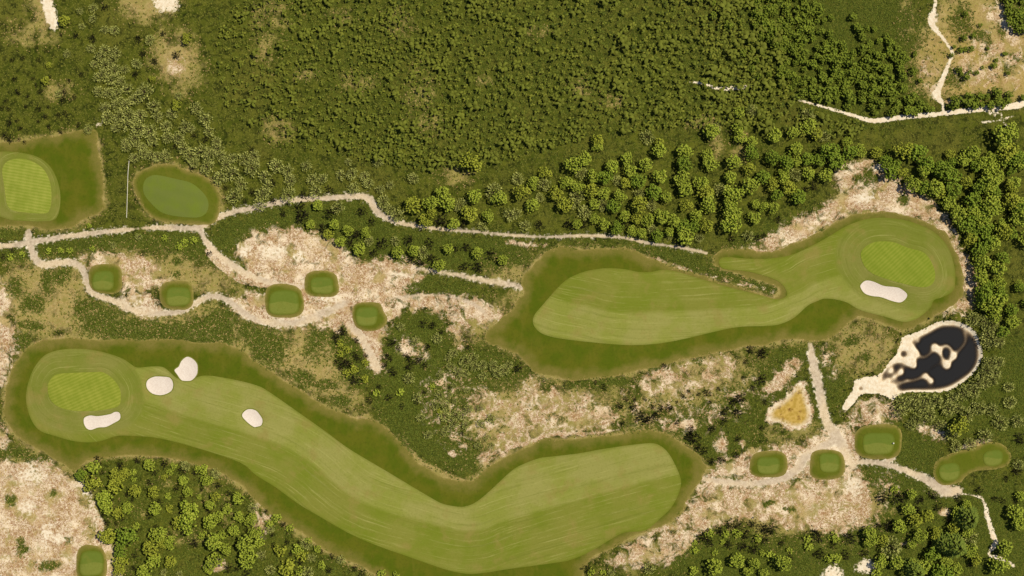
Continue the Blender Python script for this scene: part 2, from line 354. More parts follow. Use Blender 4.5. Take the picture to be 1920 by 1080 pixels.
# clean pale sand
put(clean, [74,-15, 92,-15, 105,28, 107,50, 98,56, 85,34], 1, .4)
put(clean, [292,-15, 326,-15, 336,17, 310,23, 288,15], .8, .9)
put(clean, [183,240, 182,228, 186,212, 190,230, 190,240], .9, .6)
put(clean, [1600,1077, 1610,1056, 1640,1047, 1641,1080, 1615,1072], .95, .8)
put(clean, [1545,1066, 1575,1060, 1578,1095, 1540,1095], .85, .8)
put(clean, [230,560, 260,548, 290,565, 302,580, 275,592, 245,575], .52, 1.6)
put(sand, [225,565, 260,545, 295,560, 310,585, 275,594, 240,580], .9, 1.2)
path = np.maximum(path, .7 * (spot(225,566,12,8) + spot(275,582,16,9) + spot(252,560,8)))
put(clean, [144,890, 160,902, 180,950, 196,985, 186,1000, 165,950, 142,905], .7, 1)
put(clean, [1745,810, 1765,800, 1770,815, 1740,822], .7, 1)
puts(clean, [(1750,40,10,18), (1752,178,12,10), (1885,45,10,24,.4), (1620,370,24,14), (1650,315,18,8), (60,890,34,24), (90,1000,16,30), (50,950,18), (510,470,30,20), (560,480,14),(460,470,14,16), (110,1010,16),(620,560,30,12),(1600,910,20,24),(750,515,30,6,-.1),(1860,212,14,5),(1660,600,14,4,-.3)], .62)
clean = np.maximum(clean, stroke([1295,153, 1322,157, 1348,166, 1380,164, 1408,160], [2,4,6,9,4], .4))
clean = np.maximum(clean, stroke([1498,188, 1530,196, 1570,207, 1610,219, 1640,226, 1700,219, 1760,214, 1800,209, 1850,204, 1900,199, 1940,188], [3,4,5,7,9,9,8,9,10,12,10], .4))
clean = np.maximum(clean, stroke([1768,212, 1766,195, 1756,178, 1766,150, 1781,112, 1785,100, 1770,76, 1750,52, 1745,36, 1752,12, 1753,-12], [5,5,13,9,6,6,5,9,13,6,4], .4))
clean = np.maximum(clean, .62 * stroke([1840,230, 1870,227, 1890,220, 1900,217], [4,5,4,3], .4))
clean = np.maximum(clean, .62 * stroke([1864,212, 1865,222], 4, .4)); clean = np.maximum(clean, .62 * stroke([1876,212, 1880,228, 1888,238], 4, .4))
clean = np.maximum(clean, .8 * stroke([1800,926, 1835,931, 1846,945, 1851,970, 1860,1000, 1866,1018, 1854,1038, 1872,1046, 1900,1060], [3,4,6,10,10,12,5,8,6], .4))
sand = np.maximum(sand, .8 * stroke([950,453, 985,458, 1022,461], [4,9,5], 1.2))
clean = np.maximum(clean, bank_in)
# paths: grey track with pale verges
P1 = [-30,464, 20,460, 50,455, 120,444, 190,435, 235,431, 252,429, 265,428, 285,427, 330,427, 372,427, 400,412, 440,396, 480,389, 540,376, 600,372, 660,368, 690,371, 703,392, 730,411, 770,422, 830,430, 900,435, 960,441, 1022,444, 1097,442, 1170,446, 1210,455, 1247,460, 1292,467, 1324,475]
w1 = [9,9,10,9,9,8,2,2,8,8,10,9,9,9,8,9,10,12,12,9,7,6,5,6,4.5,6,5,6,4,6,5]
path = np.maximum(path, stroke(P1, w1, .5))
path = np.maximum(path, stroke([52,436, 57,460, 66,485, 80,496, 112,492, 142,494, 157,508, 164,532, 175,550, 215,565, 250,582, 290,588, 330,585, 357,575, 380,560, 405,555, 430,565, 452,583, 480,599, 520,606, 560,604, 595,594], [11,12,12,12,11,11,11,11,10,11,9,9,9,9,9,10,10,11,12,12,12], .6))
path = np.maximum(path, stroke([374,430, 386,452, 407,476, 440,500, 480,522, 520,533, 570,538], [8,9,10,11,10,9,6], .6))
path = np.maximum(path, .8 * stroke([570,600, 620,582, 650,566], [10,16,10], 1)); path = np.maximum(path, .85 * stroke([780,503, 850,514, 910,526, 950,532, 985,540], [6,8,10,11,8], .8))
path = np.maximum(path, .8 * stroke([730,560, 800,553, 860,560, 895,575, 920,600], [4,5,6,8,6], .8))
path = np.maximum(path, .9 * stroke([652,608, 678,632, 692,660, 708,692], [10,13,12,14], .8))
path = np.maximum(path, stroke([1520,648, 1525,680, 1535,720, 1541,755, 1551,792, 1570,820, 1585,850, 1600,875], [8,15,16,15,16,20,16,12], .8))
path = np.maximum(path, stroke([1572,822, 1535,842, 1508,858, 1495,880, 1470,896, 1440,904, 1400,907, 1350,903, 1318,898], [14,13,14,16,13,10,10,9,6], .6))
path = np.maximum(path, stroke([1600,868, 1625,866, 1660,870, 1690,880, 1720,891, 1748,905, 1770,920, 1794,920], [6,9,10,10,12,16,18,18], .6))
path = np.maximum(path, stroke([1660,868, 1675,856, 1680,852], [8,8,6], .5))
clean = np.maximum(clean, .58 * np.clip(blur(path, 1.2) * 1.7, 0, 1))
path *= np.clip(.62 + .75 * (lattice(9, 31) * .5 + lattice(3.5, 32) * .5), 0, 1)
# mustard scrape
SCRAPE = [0,1000, 10,930, 40,875, 100,860, 160,800, 210,740, 235,685, 265,690, 275,760, 300,860, 325,930, 315,1000, 270,1045, 200,1055, 130,1030, 80,1000, 30,1012]
scr = fill(smooth(F(SCRAPE, 1440, 540, 4), 3))
clean = np.maximum(clean, .66 * np.clip(blur(scr, 1.0) * 1.2, 0, 1)); sand = np.maximum(sand, np.clip(blur(scr, 1.2) * 1.6, 0, 1)); mustard = np.clip((blur(scr, 1.6) - .5) * 2.6, 0, 1)
soil = fill(smooth(F([1712,130, 1745,70, 1800,20, 1900,20, 1935,60, 1935,180, 1860,168, 1800,178, 1725,180]), 3), 4)
# halos of worn grass round mown ground
for p in (ROUGH_A, ROUGH_B, ROUGH_C, ROUGH_D):
    m = fill(p)
    dryg = np.maximum(dryg, .75 * np.clip(blur(m, 1.6) * 1.7, 0, 1))
    path *= 1 - m; clean *= 1 - m * (1 - bank_in)
sand *= 1 - .9 * mustard
put(veg, [1235,472, 1300,488, 1360,500, 1340,512, 1270,498], .9, .6)
mustard = np.maximum(mustard, .42 * soil * np.clip(lattice(8, 41) * 1.6 - .25, 0, 1) * (1 - np.clip(clean * 1.6, 0, 1)) * (1 - veg * .8))

# relief
relief = (lattice(60, 1) - .5) * 2.2 + (lattice(22, 2) - .5) * .8 + .25 * (lattice(6, 3) - .5)
mown = np.zeros(GX.shape)
for p in (ROUGH_A, ROUGH_B, ROUGH_C, ROUGH_D, TWIN_BANK):
    mown = np.maximum(mown, fill(p))
smooth_rel = blur(relief, 5)
relief = relief + (smooth_rel - relief) * blur(mown, 2.5)
for g, h in ((GREEN_A, .7), (GREEN_B, .7), (GREEN_C, .6), (GREEN_D, .6)):
    relief += h * blur(fill(g), 3)
for l, i, o in TEES:
    relief += .75 * blur(fill(rrect(*o, 3)), 1.4)
relief += .6 * blur(fill(TWIN_BANK), 1.8)
for l, b in BUNKERS:
    relief -= .75 * blur(fill(b), 1.1)
relief += (lattice(2.4, 5) - .5) * .22 * np.clip(blur(veg, 1) + .25, 0, 1) * (1 - blur(mown, 1))
relief -= .10 * path
pond_lvl = float(relief[bank_in > .5].mean())
bank_s = blur(bank_in, 1.5)
WATER_Z = pond_lvl - .75
bed = WATER_Z + .26 - 1.55 * wet ** 1.2
relief = relief * (1 - np.clip(bank_s * 2 - .6, 0, 1)) + bed * np.clip(bank_s * 2 - .6, 0, 1)
H = relief
def ground(x, y): return sample(H, x, y)

# ------------------------------------------------------------------ node materials
K = 1.22
def C(r, g, b, k=None):
    f = lambda c: (c / 12.92 if c <= .04045 else ((c + .055) / 1.055) ** 2.4)
    return tuple(f(c / 255) / (k or K) for c in (r, g, b)) + (1.0,)

class NT:
    def __init__(s, name, rough=.95, spec=.15):
        s.m = bpy.data.materials.new(name); s.m.use_nodes = True
        s.t = s.m.node_tree
        s.b = s.t.nodes['Principled BSDF']
        s.b.inputs['Roughness'].default_value = rough
        s.b.inputs['Specular IOR Level'].default_value = spec
        s.pos = s.n('ShaderNodeNewGeometry').outputs['Position']
    def n(s, t, **k):
        o = s.t.nodes.new(t)
        for a, v in k.items(): setattr(o, a, v)
        return o
    def put(s, sock, v):
        if hasattr(v, 'is_linked') or isinstance(v, bpy.types.NodeSocket): s.t.links.new(v, sock)
        else: sock.default_value = v
    def attr(s, name, comp=None):
        a = s.n('ShaderNodeAttribute', attribute_name=name)
        if comp is None: return a.outputs['Fac']
        if comp == 3: return a.outputs['Alpha']
        sp = s.n('ShaderNodeSeparateColor'); s.t.links.new(a.outputs['Color'], sp.inputs[0])
        return sp.outputs[comp]
    def math(s, op, a, b=0.0, c=0.0, clamp=False):
        m = s.n('ShaderNodeMath', operation=op, use_clamp=clamp)
        for i, v in enumerate((a, b, c)): s.put(m.inputs[i], v)
        return m.outputs[0]
    def noise(s, scale, detail=3.0, rough=.55, vec=None, dist=0.0):
        m = s.n('ShaderNodeTexNoise')
        m.inputs['Scale'].default_value = scale; m.inputs['Detail'].default_value = detail
        m.inputs['Roughness'].default_value = rough; m.inputs['Distortion'].default_value = dist
        s.t.links.new(vec or s.pos, m.inputs['Vector'])
        return m.outputs['Fac']
    def mapv(s, rot=0.0, scale=(1, 1, 1), vec=None):
        m = s.n('ShaderNodeMapping'); s.t.links.new(vec or s.pos, m.inputs['Vector'])
        m.inputs['Rotation'].default_value = (0, 0, rot); m.inputs['Scale'].default_value = scale
        return m.outputs[0]
    def ramp(s, v, lo, hi):
        m = s.n('ShaderNodeMapRange', interpolation_type='SMOOTHSTEP')
        s.put(m.inputs[0], v); m.inputs[1].default_value = lo; m.inputs[2].default_value = hi
        return m.outputs[0]
    def mix(s, f, a, b, mode='MIX'):
        m = s.n('ShaderNodeMix', data_type='RGBA', blend_type=mode)
        s.put(m.inputs[0], f); s.put(m.inputs[6], a); s.put(m.inputs[7], b)
        return m.outputs[2]
    def bump(s, h, strength=.4, dist=.1):
        m = s.n('ShaderNodeBump'); m.inputs['Strength'].default_value = strength; m.inputs['Distance'].default_value = dist
        s.t.links.new(h, m.inputs['Height']); s.t.links.new(m.outputs[0], s.b.inputs['Normal'])
    def out(s, c):
        s.put(s.b.inputs['Base Color'], c); return s.m
    def comb(s, x, y, z=0.0):
        m = s.n('ShaderNodeCombineXYZ')
        for i, v in enumerate((x, y, z)): s.put(m.inputs[i], v)
        return m.outputs[0]

def ground_material():
    t = NT('heath_ground')
    big, mid = t.noise(.035, 4), t.noise(.16, 4, .6)
    fine, grain = t.noise(.75, 4, .65), t.noise(2.2, 3, .7)
    wisp = t.noise(.5, 4, .65, t.mapv(.9, (1, .35, 1)), 1.2)
    patch = t.noise(.27, 4, .65, None, .6)
    # olive field: moss, short grass, faded blades
    c = t.mix(t.ramp(mid, .36, .66), C(68, 78, 16), C(96, 101, 30))
    c = t.mix(t.math('MULTIPLY', t.ramp(big, .48, .66), .45), c, C(118, 112, 50))
    c = t.mix(t.math('MULTIPLY', t.ramp(patch, .45, .62), .82), c, C(32, 39, 5))
    c = t.mix(t.math('MULTIPLY', t.ramp(fine, .50, .70), .45), c, C(54, 64, 10))
    c = t.mix(t.math('MULTIPLY', t.ramp(wisp, .52, .74), .36), c, C(122, 120, 50))
    def cover(m, amp, nz, sharp, lo=.5):
        v = t.math('MULTIPLY_ADD', t.math('SUBTRACT', t.ramp(nz, .3, .7), .5), amp, m)
        return t.math('MULTIPLY', t.ramp(v, lo - sharp, lo + sharp), t.ramp(m, .03, .30))
    # dry grass
    dc = t.mix(t.ramp(fine, .35, .65), C(172, 154, 96), C(198, 176, 124))
    dc = t.mix(t.math('MULTIPLY', t.ramp(grain, .48, .68), .5), dc, C(136, 120, 62))
    dc = t.mix(t.math('MULTIPLY', t.ramp(mid, .42, .60), .6), dc, C(140, 136, 66))
    c = t.mix(t.math('MULTIPLY', cover(t.attr('cover', 1), .75, mid, .34, .5), .92), c, dc)
    # dark low heather
    vc = t.mix(t.ramp(grain, .36, .64), C(48, 58, 8), C(98, 106, 36))
    vc = t.mix(t.math('MULTIPLY', t.ramp(fine, .44, .62), .5), vc, C(64, 74, 16))
    c = t.mix(cover(t.attr('cover', 2), .85, t.noise(.22, 5, .65, None, .8), .26), c, vc)
    # mottled sand
    vor = t.noise(1.0, 5, .75, None, .8)
    clump = t.noise(.12, 5, .65, None, .5)
    sc = t.mix(t.ramp(mid, .34, .56), C(216, 190, 156), C(246, 228, 204))
    sc = t.mix(t.math('MULTIPLY', t.math('MULTIPLY', t.ramp(vor, .42, .60), t.ramp(clump, .34, .54)), .95), sc, C(164, 124, 86))
    sc = t.mix(t.math('MULTIPLY', t.math('MULTIPLY', t.ramp(grain, .48, .64), t.ramp(clump, .30, .56)), .8), sc, C(130, 88, 58))
    sc = t.mix(t.math('MULTIPLY', t.ramp(t.noise(.10, 5, .62), .53, .63), .85), sc, dc)
    c = t.mix(cover(t.attr('cover', 0), 1.15, t.noise(.21, 6, .70, None, .7), .30), c, sc)
    # clean sand, track, scrape
    cc = t.mix(t.ramp(fine, .3, .7), C(232, 212, 186), C(250, 240, 224))
    cc = t.mix(t.math('MULTIPLY', t.ramp(grain, .58, .72), .25), cc, C(196, 166, 136))
    c = t.mix(cover(t.attr('cover', 3), .55, t.noise(.7, 4, .6), .22), c, cc)
    pc = t.mix(t.ramp(fine, .35, .65), C(192, 174, 156), C(214, 197, 178))
    pc = t.mix(t.math('MULTIPLY', t.ramp(grain, .54, .70), .3), pc, C(158, 136, 116))
    pc = t.mix(t.ramp(t.noise(.06, 3), .40, .60), pc, t.mix(t.ramp(grain, .4, .65), C(232, 214, 186), C(206, 180, 150)))
    c = t.mix(t.math('MULTIPLY', cover(t.attr('extra', 0), .36, t.noise(.35, 4, .6), .36), .85), c, pc)
    yc = t.mix(t.ramp(t.noise(.6, 4, .6), .35, .65), C(204, 172, 96), C(178, 148, 66))
    yc = t.mix(t.ramp(t.noise(.28, 4, .6), .53, .68), yc, C(124, 84, 40))
    c = t.mix(t.attr('extra', 1), c, yc)
    # peat bed of the pond where it lies deep
    c = t.mix(t.attr('extra', 2), c, C(62, 54, 48))
    h = t.math('ADD', t.math('MULTIPLY', fine, .7), t.math('MULTIPLY', grain, .5))
    t.bump(h, .45, .3)
    return t.out(c)

def fairway_material():
    t = NT('fairway_turf')
    u, v, mow, ringf = t.attr('u'), t.attr('v'), t.attr('mow'), t.attr('ring')
    vec = t.comb(t.math('MULTIPLY', u, 1.0), t.math('MULTIPLY', v, .03), 0.0)
    ln = t.noise(1.15, 5, .8, vec, .12)
    ln2 = t.noise(.20, 3, .6, vec, .3)
    blot = t.noise(.055, 4, .6)
    fine = t.noise(1.1, 4, .7)
    lt = t.mix(t.ramp(blot, .38, .64), C(152, 151, 84), C(139, 145, 64))
    dk = t.mix(t.ramp(blot, .38, .66), C(130, 133, 56), C(117, 129, 38))
    mw = t.math('ADD', mow, t.math('MULTIPLY', t.math('SUBTRACT', ln2, .5), .9), clamp=True)
    c = t.mix(mw, dk, lt)
    rc = t.mix(t.ramp(blot, .38, .64), C(133, 134, 66), C(120, 129, 48))
    c = t.mix(ringf, c, rc)
    c = t.mix(t.math('MULTIPLY', t.ramp(ln, .53, .66), .5), c, C(178, 176, 108))
    c = t.mix(t.math('MULTIPLY', t.ramp(t.noise(.6, 4, .7, vec, .2), .52, .70), .42), c, C(104, 112, 36))
    c = t.mix(t.math('MULTIPLY', t.ramp(t.noise(.09, 4, .6), .52, .70), .55), c, C(148, 134, 74))
    c = t.mix(t.math('MULTIPLY', t.ramp(fine, .48, .70), .30), c, C(108, 112, 38))
    c = t.mix(t.math('MULTIPLY', t.ramp(t.attr('edge'), 1.3, .1), .35), c, C(98, 108, 22))
    t.bump(fine, .15, .06)
    return t.out(c)

def rough_material(name, inner, inner2, outer, width):
    t = NT(name)
    e = t.attr('edge')
    fine, mid = t.noise(.9, 4, .65), t.noise(.12, 4, .6)
    streak = t.noise(.22, 4, .6, t.mapv(.5, (1, .3, 1)), .5)
    c = t.mix(t.ramp(mid, .36, .64), inner, inner2)
    c = t.mix(t.math('MULTIPLY', t.ramp(streak, .5, .7), .30), c, C(118, 112, 40))
    ee = t.math('MULTIPLY_ADD', t.math('SUBTRACT', mid, .5), width * 1.8, e)
    oc = t.mix(t.ramp(fine, .35, .65), outer, C(132, 122, 62))
    c = t.mix(t.ramp(ee, width, width * .08), c, oc)
    c = t.mix(t.math('MULTIPLY', t.ramp(fine, .48, .7), .30), c, C(66, 72, 14))
    # worn grass creeping in at the very edge
    ed = t.math('MULTIPLY_ADD', t.math('SUBTRACT', t.noise(.5, 4, .65), .5), 2.4, e)
    c = t.mix(t.math('MULTIPLY', t.ramp(ed, 1.1, -.3), .7), c, t.mix(t.ramp(fine, .4, .6), C(168, 150, 92), C(132, 124, 62)))
    t.bump(fine, .35, .15)
    return t.out(c)

def green_material(name, a, b, rot, period, stripe=.5):
    t = NT(name)
    v = t.mapv(rot, (1, 1, 1))
    sp = t.n('ShaderNodeSeparateXYZ'); t.t.links.new(v, sp.inputs[0])
    w = t.math('SINE', t.math('MULTIPLY', t.math('ADD', sp.outputs[1], t.math('MULTIPLY', t.noise(.4, 2), .5)), 2 * math.pi / period))
    w2 = t.math('SINE', t.math('MULTIPLY', sp.outputs[0], 2 * math.pi / (period * 2.6)))
    w = t.math('ADD', w, t.math('MULTIPLY', w2, .35))
    c = t.mix(t.math('MULTIPLY_ADD', w, stripe * .5, .5, clamp=True), a, b)
    c = t.mix(t.math('MULTIPLY', t.ramp(t.noise(.12, 4, .6), .4, .7), .45), c, C(116, 134, 34))
    c = t.mix(t.math('MULTIPLY', t.ramp(t.noise(1.6, 3, .7), .5, .7), .22), c, C(100, 112, 24))
    return t.out(c)

def sand_material():
    t = NT('bunker_sand', .9, .1)
    c = t.mix(t.ramp(t.noise(1.4, 4, .7), .3, .7), C(226, 212, 206), C(240, 229, 224))
    c = t.mix(t.math('MULTIPLY', t.ramp(t.noise(5, 3, .7), .5, .7), .2), c, C(210, 194, 180))
    t.bump(t.noise(1.2, 4, .6), .35, .12)
    return t.out(c)

def leaf_material(name, a, b, dark, hue_shift=.4, trans=.0):
    t = NT(name, .8, .2)
    isl = t.n('ShaderNodeNewGeometry').outputs['Random Per Island']
    obr = t.n('ShaderNodeObjectInfo').outputs['Random']
    c = t.mix(isl, a, b)
    c = t.mix(t.math('MULTIPLY', t.ramp(isl, .72, .98), .65), c, dark)
    c = t.mix(t.math('MULTIPLY', obr, hue_shift), c, t.mix(.5, a, dark))
    c = t.mix(t.math('MULTIPLY', t.ramp(t.noise(2.6, 3, .7), .45, .7), .35), c, dark)
    return t.out(c)

def plain(name, rgb, rough=.8, var=.15):
    t = NT(name, rough, .2)
    c = t.mix(t.math('MULTIPLY', t.noise(3, 3), var * 2), rgb, tuple(v * .6 for v in rgb[:3]) + (1,))
    return t.out(c)

def water_material():
    m = bpy.data.materials.new('peaty_water'); m.use_nodes = True
    t = m.node_tree; t.nodes.clear()
    o = t.nodes.new('ShaderNodeOutputMaterial')
    at = t.nodes.new('ShaderNodeAttribute'); at.attribute_name = 'depth'
    nz = t.nodes.new('ShaderNodeTexNoise'); nz.inputs['Scale'].default_value = .5
    g = t.nodes.new('ShaderNodeNewGeometry'); t.links.new(g.outputs['Position'], nz.inputs['Vector'])
    # light kept by brown water over its real depth: exp(-k d)
    cols = []
    for k in (2.7, 2.9, 3.1):
        a = t.nodes.new('ShaderNodeMath'); a.operation = 'MULTIPLY'; a.inputs[1].default_value = -k
        t.links.new(at.outputs['Fac'], a.inputs[0])
        e = t.nodes.new('ShaderNodeMath'); e.operation = 'EXPONENT'; t.links.new(a.outputs[0], e.inputs[0])
        cols.append(e.outputs[0])
    cc = t.nodes.new('ShaderNodeCombineColor')
    for i in range(3): t.links.new(cols[i], cc.inputs[i])
    tr = t.nodes.new('ShaderNodeBsdfTransparent'); t.links.new(cc.outputs[0], tr.inputs['Color'])
    df = t.nodes.new('ShaderNodeBsdfDiffuse'); df.inputs['Color'].default_value = C(58, 58, 62)
    mxd = t.nodes.new('ShaderNodeMixShader')
    s = t.nodes.new('ShaderNodeMapRange'); t.links.new(at.outputs['Fac'], s.inputs[0]); s.inputs[1].default_value = .1; s.inputs[2].default_value = 1.0; s.inputs[4].default_value = .55
    t.links.new(s.outputs[0], mxd.inputs[0]); t.links.new(tr.outputs[0], mxd.inputs[1]); t.links.new(df.outputs[0], mxd.inputs[2])
    gl = t.nodes.new('ShaderNodeBsdfGlossy'); gl.inputs['Roughness'].default_value = .05
    fr = t.nodes.new('ShaderNodeFresnel'); fr.inputs['IOR'].default_value = 1.33
    mx = t.nodes.new('ShaderNodeMixShader')
    t.links.new(fr.outputs[0], mx.inputs[0]); t.links.new(mxd.outputs[0], mx.inputs[1]); t.links.new(gl.outputs[0], mx.inputs[2])
    bp = t.nodes.new('ShaderNodeBump'); bp.inputs['Strength'].default_value = .08; t.links.new(nz.outputs['Fac'], bp.inputs['Height'])
    t.links.new(bp.outputs[0], gl.inputs['Normal'])
    t.links.new(mx.outputs[0], o.inputs['Surface'])
    return m

M_GROUND, M_FAIR = ground_material(), fairway_material()
M_ROUGH = rough_material('rough_turf', C(98, 102, 22), C(84, 98, 12), C(116, 112, 48), 6.0)
M_APRON = rough_material('tee_bank_turf', C(102, 108, 32), C(94, 104, 22), C(120, 116, 50), 2.4)
M_GREEN_A = green_material('putting_turf', C(160, 164, 70), C(126, 140, 40), math.radians(-24), 1.45)
M_GREEN_B = green_material('putting_turf_diagonal', C(150, 158, 62), C(118, 138, 36), math.radians(-42), 1.45)
M_GREEN_C = green_material('putting_turf_fine', C(166, 170, 80), C(130, 146, 46), math.radians(10), 1.4)
M_GREEN_D = green_material('practice_turf', C(114, 124, 60), C(106, 120, 50), math.radians(20), 6.0, .3)
M_SAND = sand_material()

# ------------------------------------------------------------------ mesh helpers
def mesh_obj(name, verts, faces, mats, parent=None, link=True):
    me = bpy.data.meshes.new(name)
    me.from_pydata([tuple(map(float, v)) for v in verts], [], [tuple(map(int, f)) for f in faces])
    for m in (mats if isinstance(mats, (list, tuple)) else [mats]): me.materials.append(m)
    o = bpy.data.objects.new(name, me)
    if link: col.objects.link(o)
    if parent is not None: o.parent = parent
    return o

def fast_mesh(name, V, Fq, mat):
    """numpy verts (n,3) and equal-sided faces (m,k)"""
    me = bpy.data.meshes.new(name)
    k = Fq.shape[1]
    me.vertices.add(len(V)); me.vertices.foreach_set('co', np.ascontiguousarray(V, np.float32).ravel())
    me.loops.add(Fq.size); me.loops.foreach_set('vertex_index', np.ascontiguousarray(Fq, np.int32).ravel())
    me.polygons.add(len(Fq)); me.polygons.foreach_set('loop_start', np.arange(0, Fq.size, k, dtype=np.int32))
    me.update(calc_edges=True)
    me.materials.append(mat)
    return me

def add_attr(me, name, vals):
    a = me.attributes.new(name, 'FLOAT', 'POINT'); a.data.foreach_set('value', np.ascontiguousarray(vals, np.float32))

def tag(o, label=None, cat=None, group=None, kind=None):
    if label: o['label'] = label
    if cat: o['category'] = cat
    if group: o['group'] = group
    if kind: o['kind'] = kind
    return o

def empty(name, x, y, z=None):
    o = bpy.data.objects.new(name, None); o.empty_display_size = 1
    o.location = (x, y, float(ground(x, y)) if z is None else z); col.objects.link(o)
    return o

# ------------------------------------------------------------------ terrain to the horizon
def build_ground():
    out = np.array([8, 20, 45, 90, 180, 360, 800, 2000, 5000.])
    ax = np.concatenate([gx[0] - out[::-1], gx, gx[-1] + out]); ay = np.concatenate([gy[0] - out[::-1], gy, gy[-1] + out])
    AX, AY = np.meshgrid(ax, ay)
    q = len(out)
    far = lambda A, keep: np.pad(A, q, mode='edge') * np.pad(np.ones_like(A), q, constant_values=keep)
    V = np.stack([AX, AY, far(H, .5)], -1).reshape(-1, 3)
    ny, nx = AX.shape
    i = np.arange(ny * nx).reshape(ny, nx)
    Fq = np.stack([i[:-1, :-1], i[:-1, 1:], i[1:, 1:], i[1:, :-1]], -1).reshape(-1, 4)
    me = fast_mesh('ground', V, Fq, M_GROUND)
    for nm, chans in (('cover', (sand, dryg, veg, clean)), ('extra', (path, mustard, np.clip(wet * 2.2 - 1.1, 0, 1) * bank_s, np.zeros_like(sand)))):
        a = me.attributes.new(nm, 'FLOAT_COLOR', 'POINT')
        a.data.foreach_set('color', np.stack([far(np.clip(c, 0, 1), .3) for c in chans], -1).astype(np.float32).ravel())
    me.polygons.foreach_set('use_smooth', np.ones(len(me.polygons), bool))
    o = bpy.data.objects.new('ground', me); col.objects.link(o)
    return tag(o, kind='structure')
build_ground()

# ------------------------------------------------------------------ turf sheets
def sheet(name, poly, mat, lift, step=1.2, parent=None, taper=0.0, attrs=None, jag=0.0):
    P = np.asarray(poly, float)
    if jag:
        P = P + rng.normal(0, jag, P.shape)
    x0, y0 = P.min(0); x1, y1 = P.max(0)
    ys = np.arange(y0, y1, step * .87)
    pts = []
    for k, y in enumerate(ys):
        xs = np.arange(x0 + (k % 2) * step * .5, x1, step)
        pts.append(np.stack([xs, np.full_like(xs, y)], -1))
    Q = np.concatenate(pts) if pts else np.zeros((0, 2))
    Q = Q[inside(Q[:, 0], Q[:, 1], P)]
    d, _, _ = seg_dist(Q[:, 0], Q[:, 1], P, True)
    Q = Q[d > step * .45]
    allp = [Vector(p) for p in np.concatenate([P, Q])]
    n = len(P)
    v, e, f, *_ = delaunay_2d_cdt(allp, [(i, (i + 1) % n) for i in range(n)], [], 1, 1e-4)
    V = np.array([(p.x, p.y) for p in v])
    Fc = np.array([t for t in f if len(t) == 3])
    a, b, c = V[Fc[:, 0]], V[Fc[:, 1]], V[Fc[:, 2]]
    fl = ((b - a)[:, 0] * (c - a)[:, 1] - (b - a)[:, 1] * (c - a)[:, 0]) < 0
    Fc[fl] = Fc[fl][:, ::-1]
    edge, _, _ = seg_dist(V[:, 0], V[:, 1], P, True)
    lf = lift * (np.clip(edge / taper, 0.15, 1) if taper else 1.0)
    Z = ground(V[:, 0], V[:, 1]) + lf
    off = np.array(parent.location) if parent is not None else np.zeros(3)
    me = fast_mesh(name, np.column_stack([V, Z]) - off, Fc, mat)
    me.polygons.foreach_set('use_smooth', np.ones(len(me.polygons), bool))
    add_attr(me, 'edge', edge)
    if attrs:
        for k2, vals in attrs(V[:, 0], V[:, 1]).items(): add_attr(me, k2, vals)
    o = bpy.data.objects.new(name, me); col.objects.link(o)
    if parent is not None: o.parent = parent
    return o

def mow_attrs(split, green, reach, up_light=1):
    line = smooth(F(split), 4, False)
    def f(x, y):
        d, sd, arc = seg_dist(x, y, line, False)
        gd, _, garc = seg_dist(x, y, green, True)
        rg = np.clip((reach - gd) / 1.5 + .5, 0, 1)
        near = rg > .5
        return {'u': np.where(near, gd * 1.3 + 50, d * sd), 'v': np.where(near, garc, arc),
                'mow': np.clip(.5 + up_light * sd * d / 1.6, 0, 1) * np.clip(1.25 - d / 60, .35, 1), 'ring': rg}
    return f
rough_i = [(ROUGH_A, 1.6), (ROUGH_B, 1.6), (ROUGH_C, 1.6)]
def ragged(P, amp, seed):
    r = np.random.default_rng(seed); P = np.asarray(P); n = len(P)
    k = r.normal(0, 1, n); k = (k + np.roll(k, 1) + np.roll(k, -1)) / 1.7
    t = np.roll(P, -1, 0) - np.roll(P, 1, 0); nn = np.stack([t[:, 1], -t[:, 0]], -1); nn /= np.linalg.norm(nn, axis=1)[:, None] + 1e-9
    return P + nn * (k * amp)[:, None]
for p, st in rough_i:
    p = ragged(p, .55, int(st * 10) + len(p))
    tag(sheet('rough', p, M_ROUGH, .10, st, taper=2.0, jag=.12), kind='structure')
SPLIT_A = [250,745, 350,780, 480,818, 567,857, 667,935, 780,974, 880,996, 960,972, 1120,927, 1290,882]
SPLIT_B = [1800,470, 1560,520, 1500,548, 1440,572, 1400,577, 1280,584, 1160,586, 1100,574, 1042,562, 990,540]
tag(sheet('fairway', FAIR_A, M_FAIR, .18, 1.2, attrs=mow_attrs(SPLIT_A, GREEN_A, 10.5, 1)), kind='structure')
tag(sheet('fairway', FAIR_B, M_FAIR, .18, 1.2, attrs=mow_attrs(SPLIT_B, GREEN_B, 11.5, 1)), kind='structure')
tag(sheet('fairway', FAIR_C, M_FAIR, .18, 1.2, attrs=mow_attrs([0,100, 0,700], GREEN_C, 30, 1)), kind='structure')

for lab, p, m in (('bright striped putting green with a ring of mown turf, above a long bunker at left', GREEN_A, M_GREEN_A),
                  ('bright diagonal striped putting green, upper right, with one bunker below it', GREEN_B, M_GREEN_B),
                  ('pale bright striped putting green cut off by the left edge', GREEN_C, M_GREEN_C)):
    o = sheet('putting_green', p, m, .26, 1.0)
    tag(o, lab, 'putting green', 'golf greens')
c0 = GREEN_D.mean(0)
e = tag(empty('practice_green', c0[0], c0[1]), 'dull green tilted oval green with no stripes, right of the thin white rail', 'putting green', 'golf greens')
sheet('bank', ROUGH_D, M_APRON, .10, 1.2, e, 2.0, jag=.08)
sheet('turf', GREEN_D, M_GREEN_D, .20, 1.2, e)

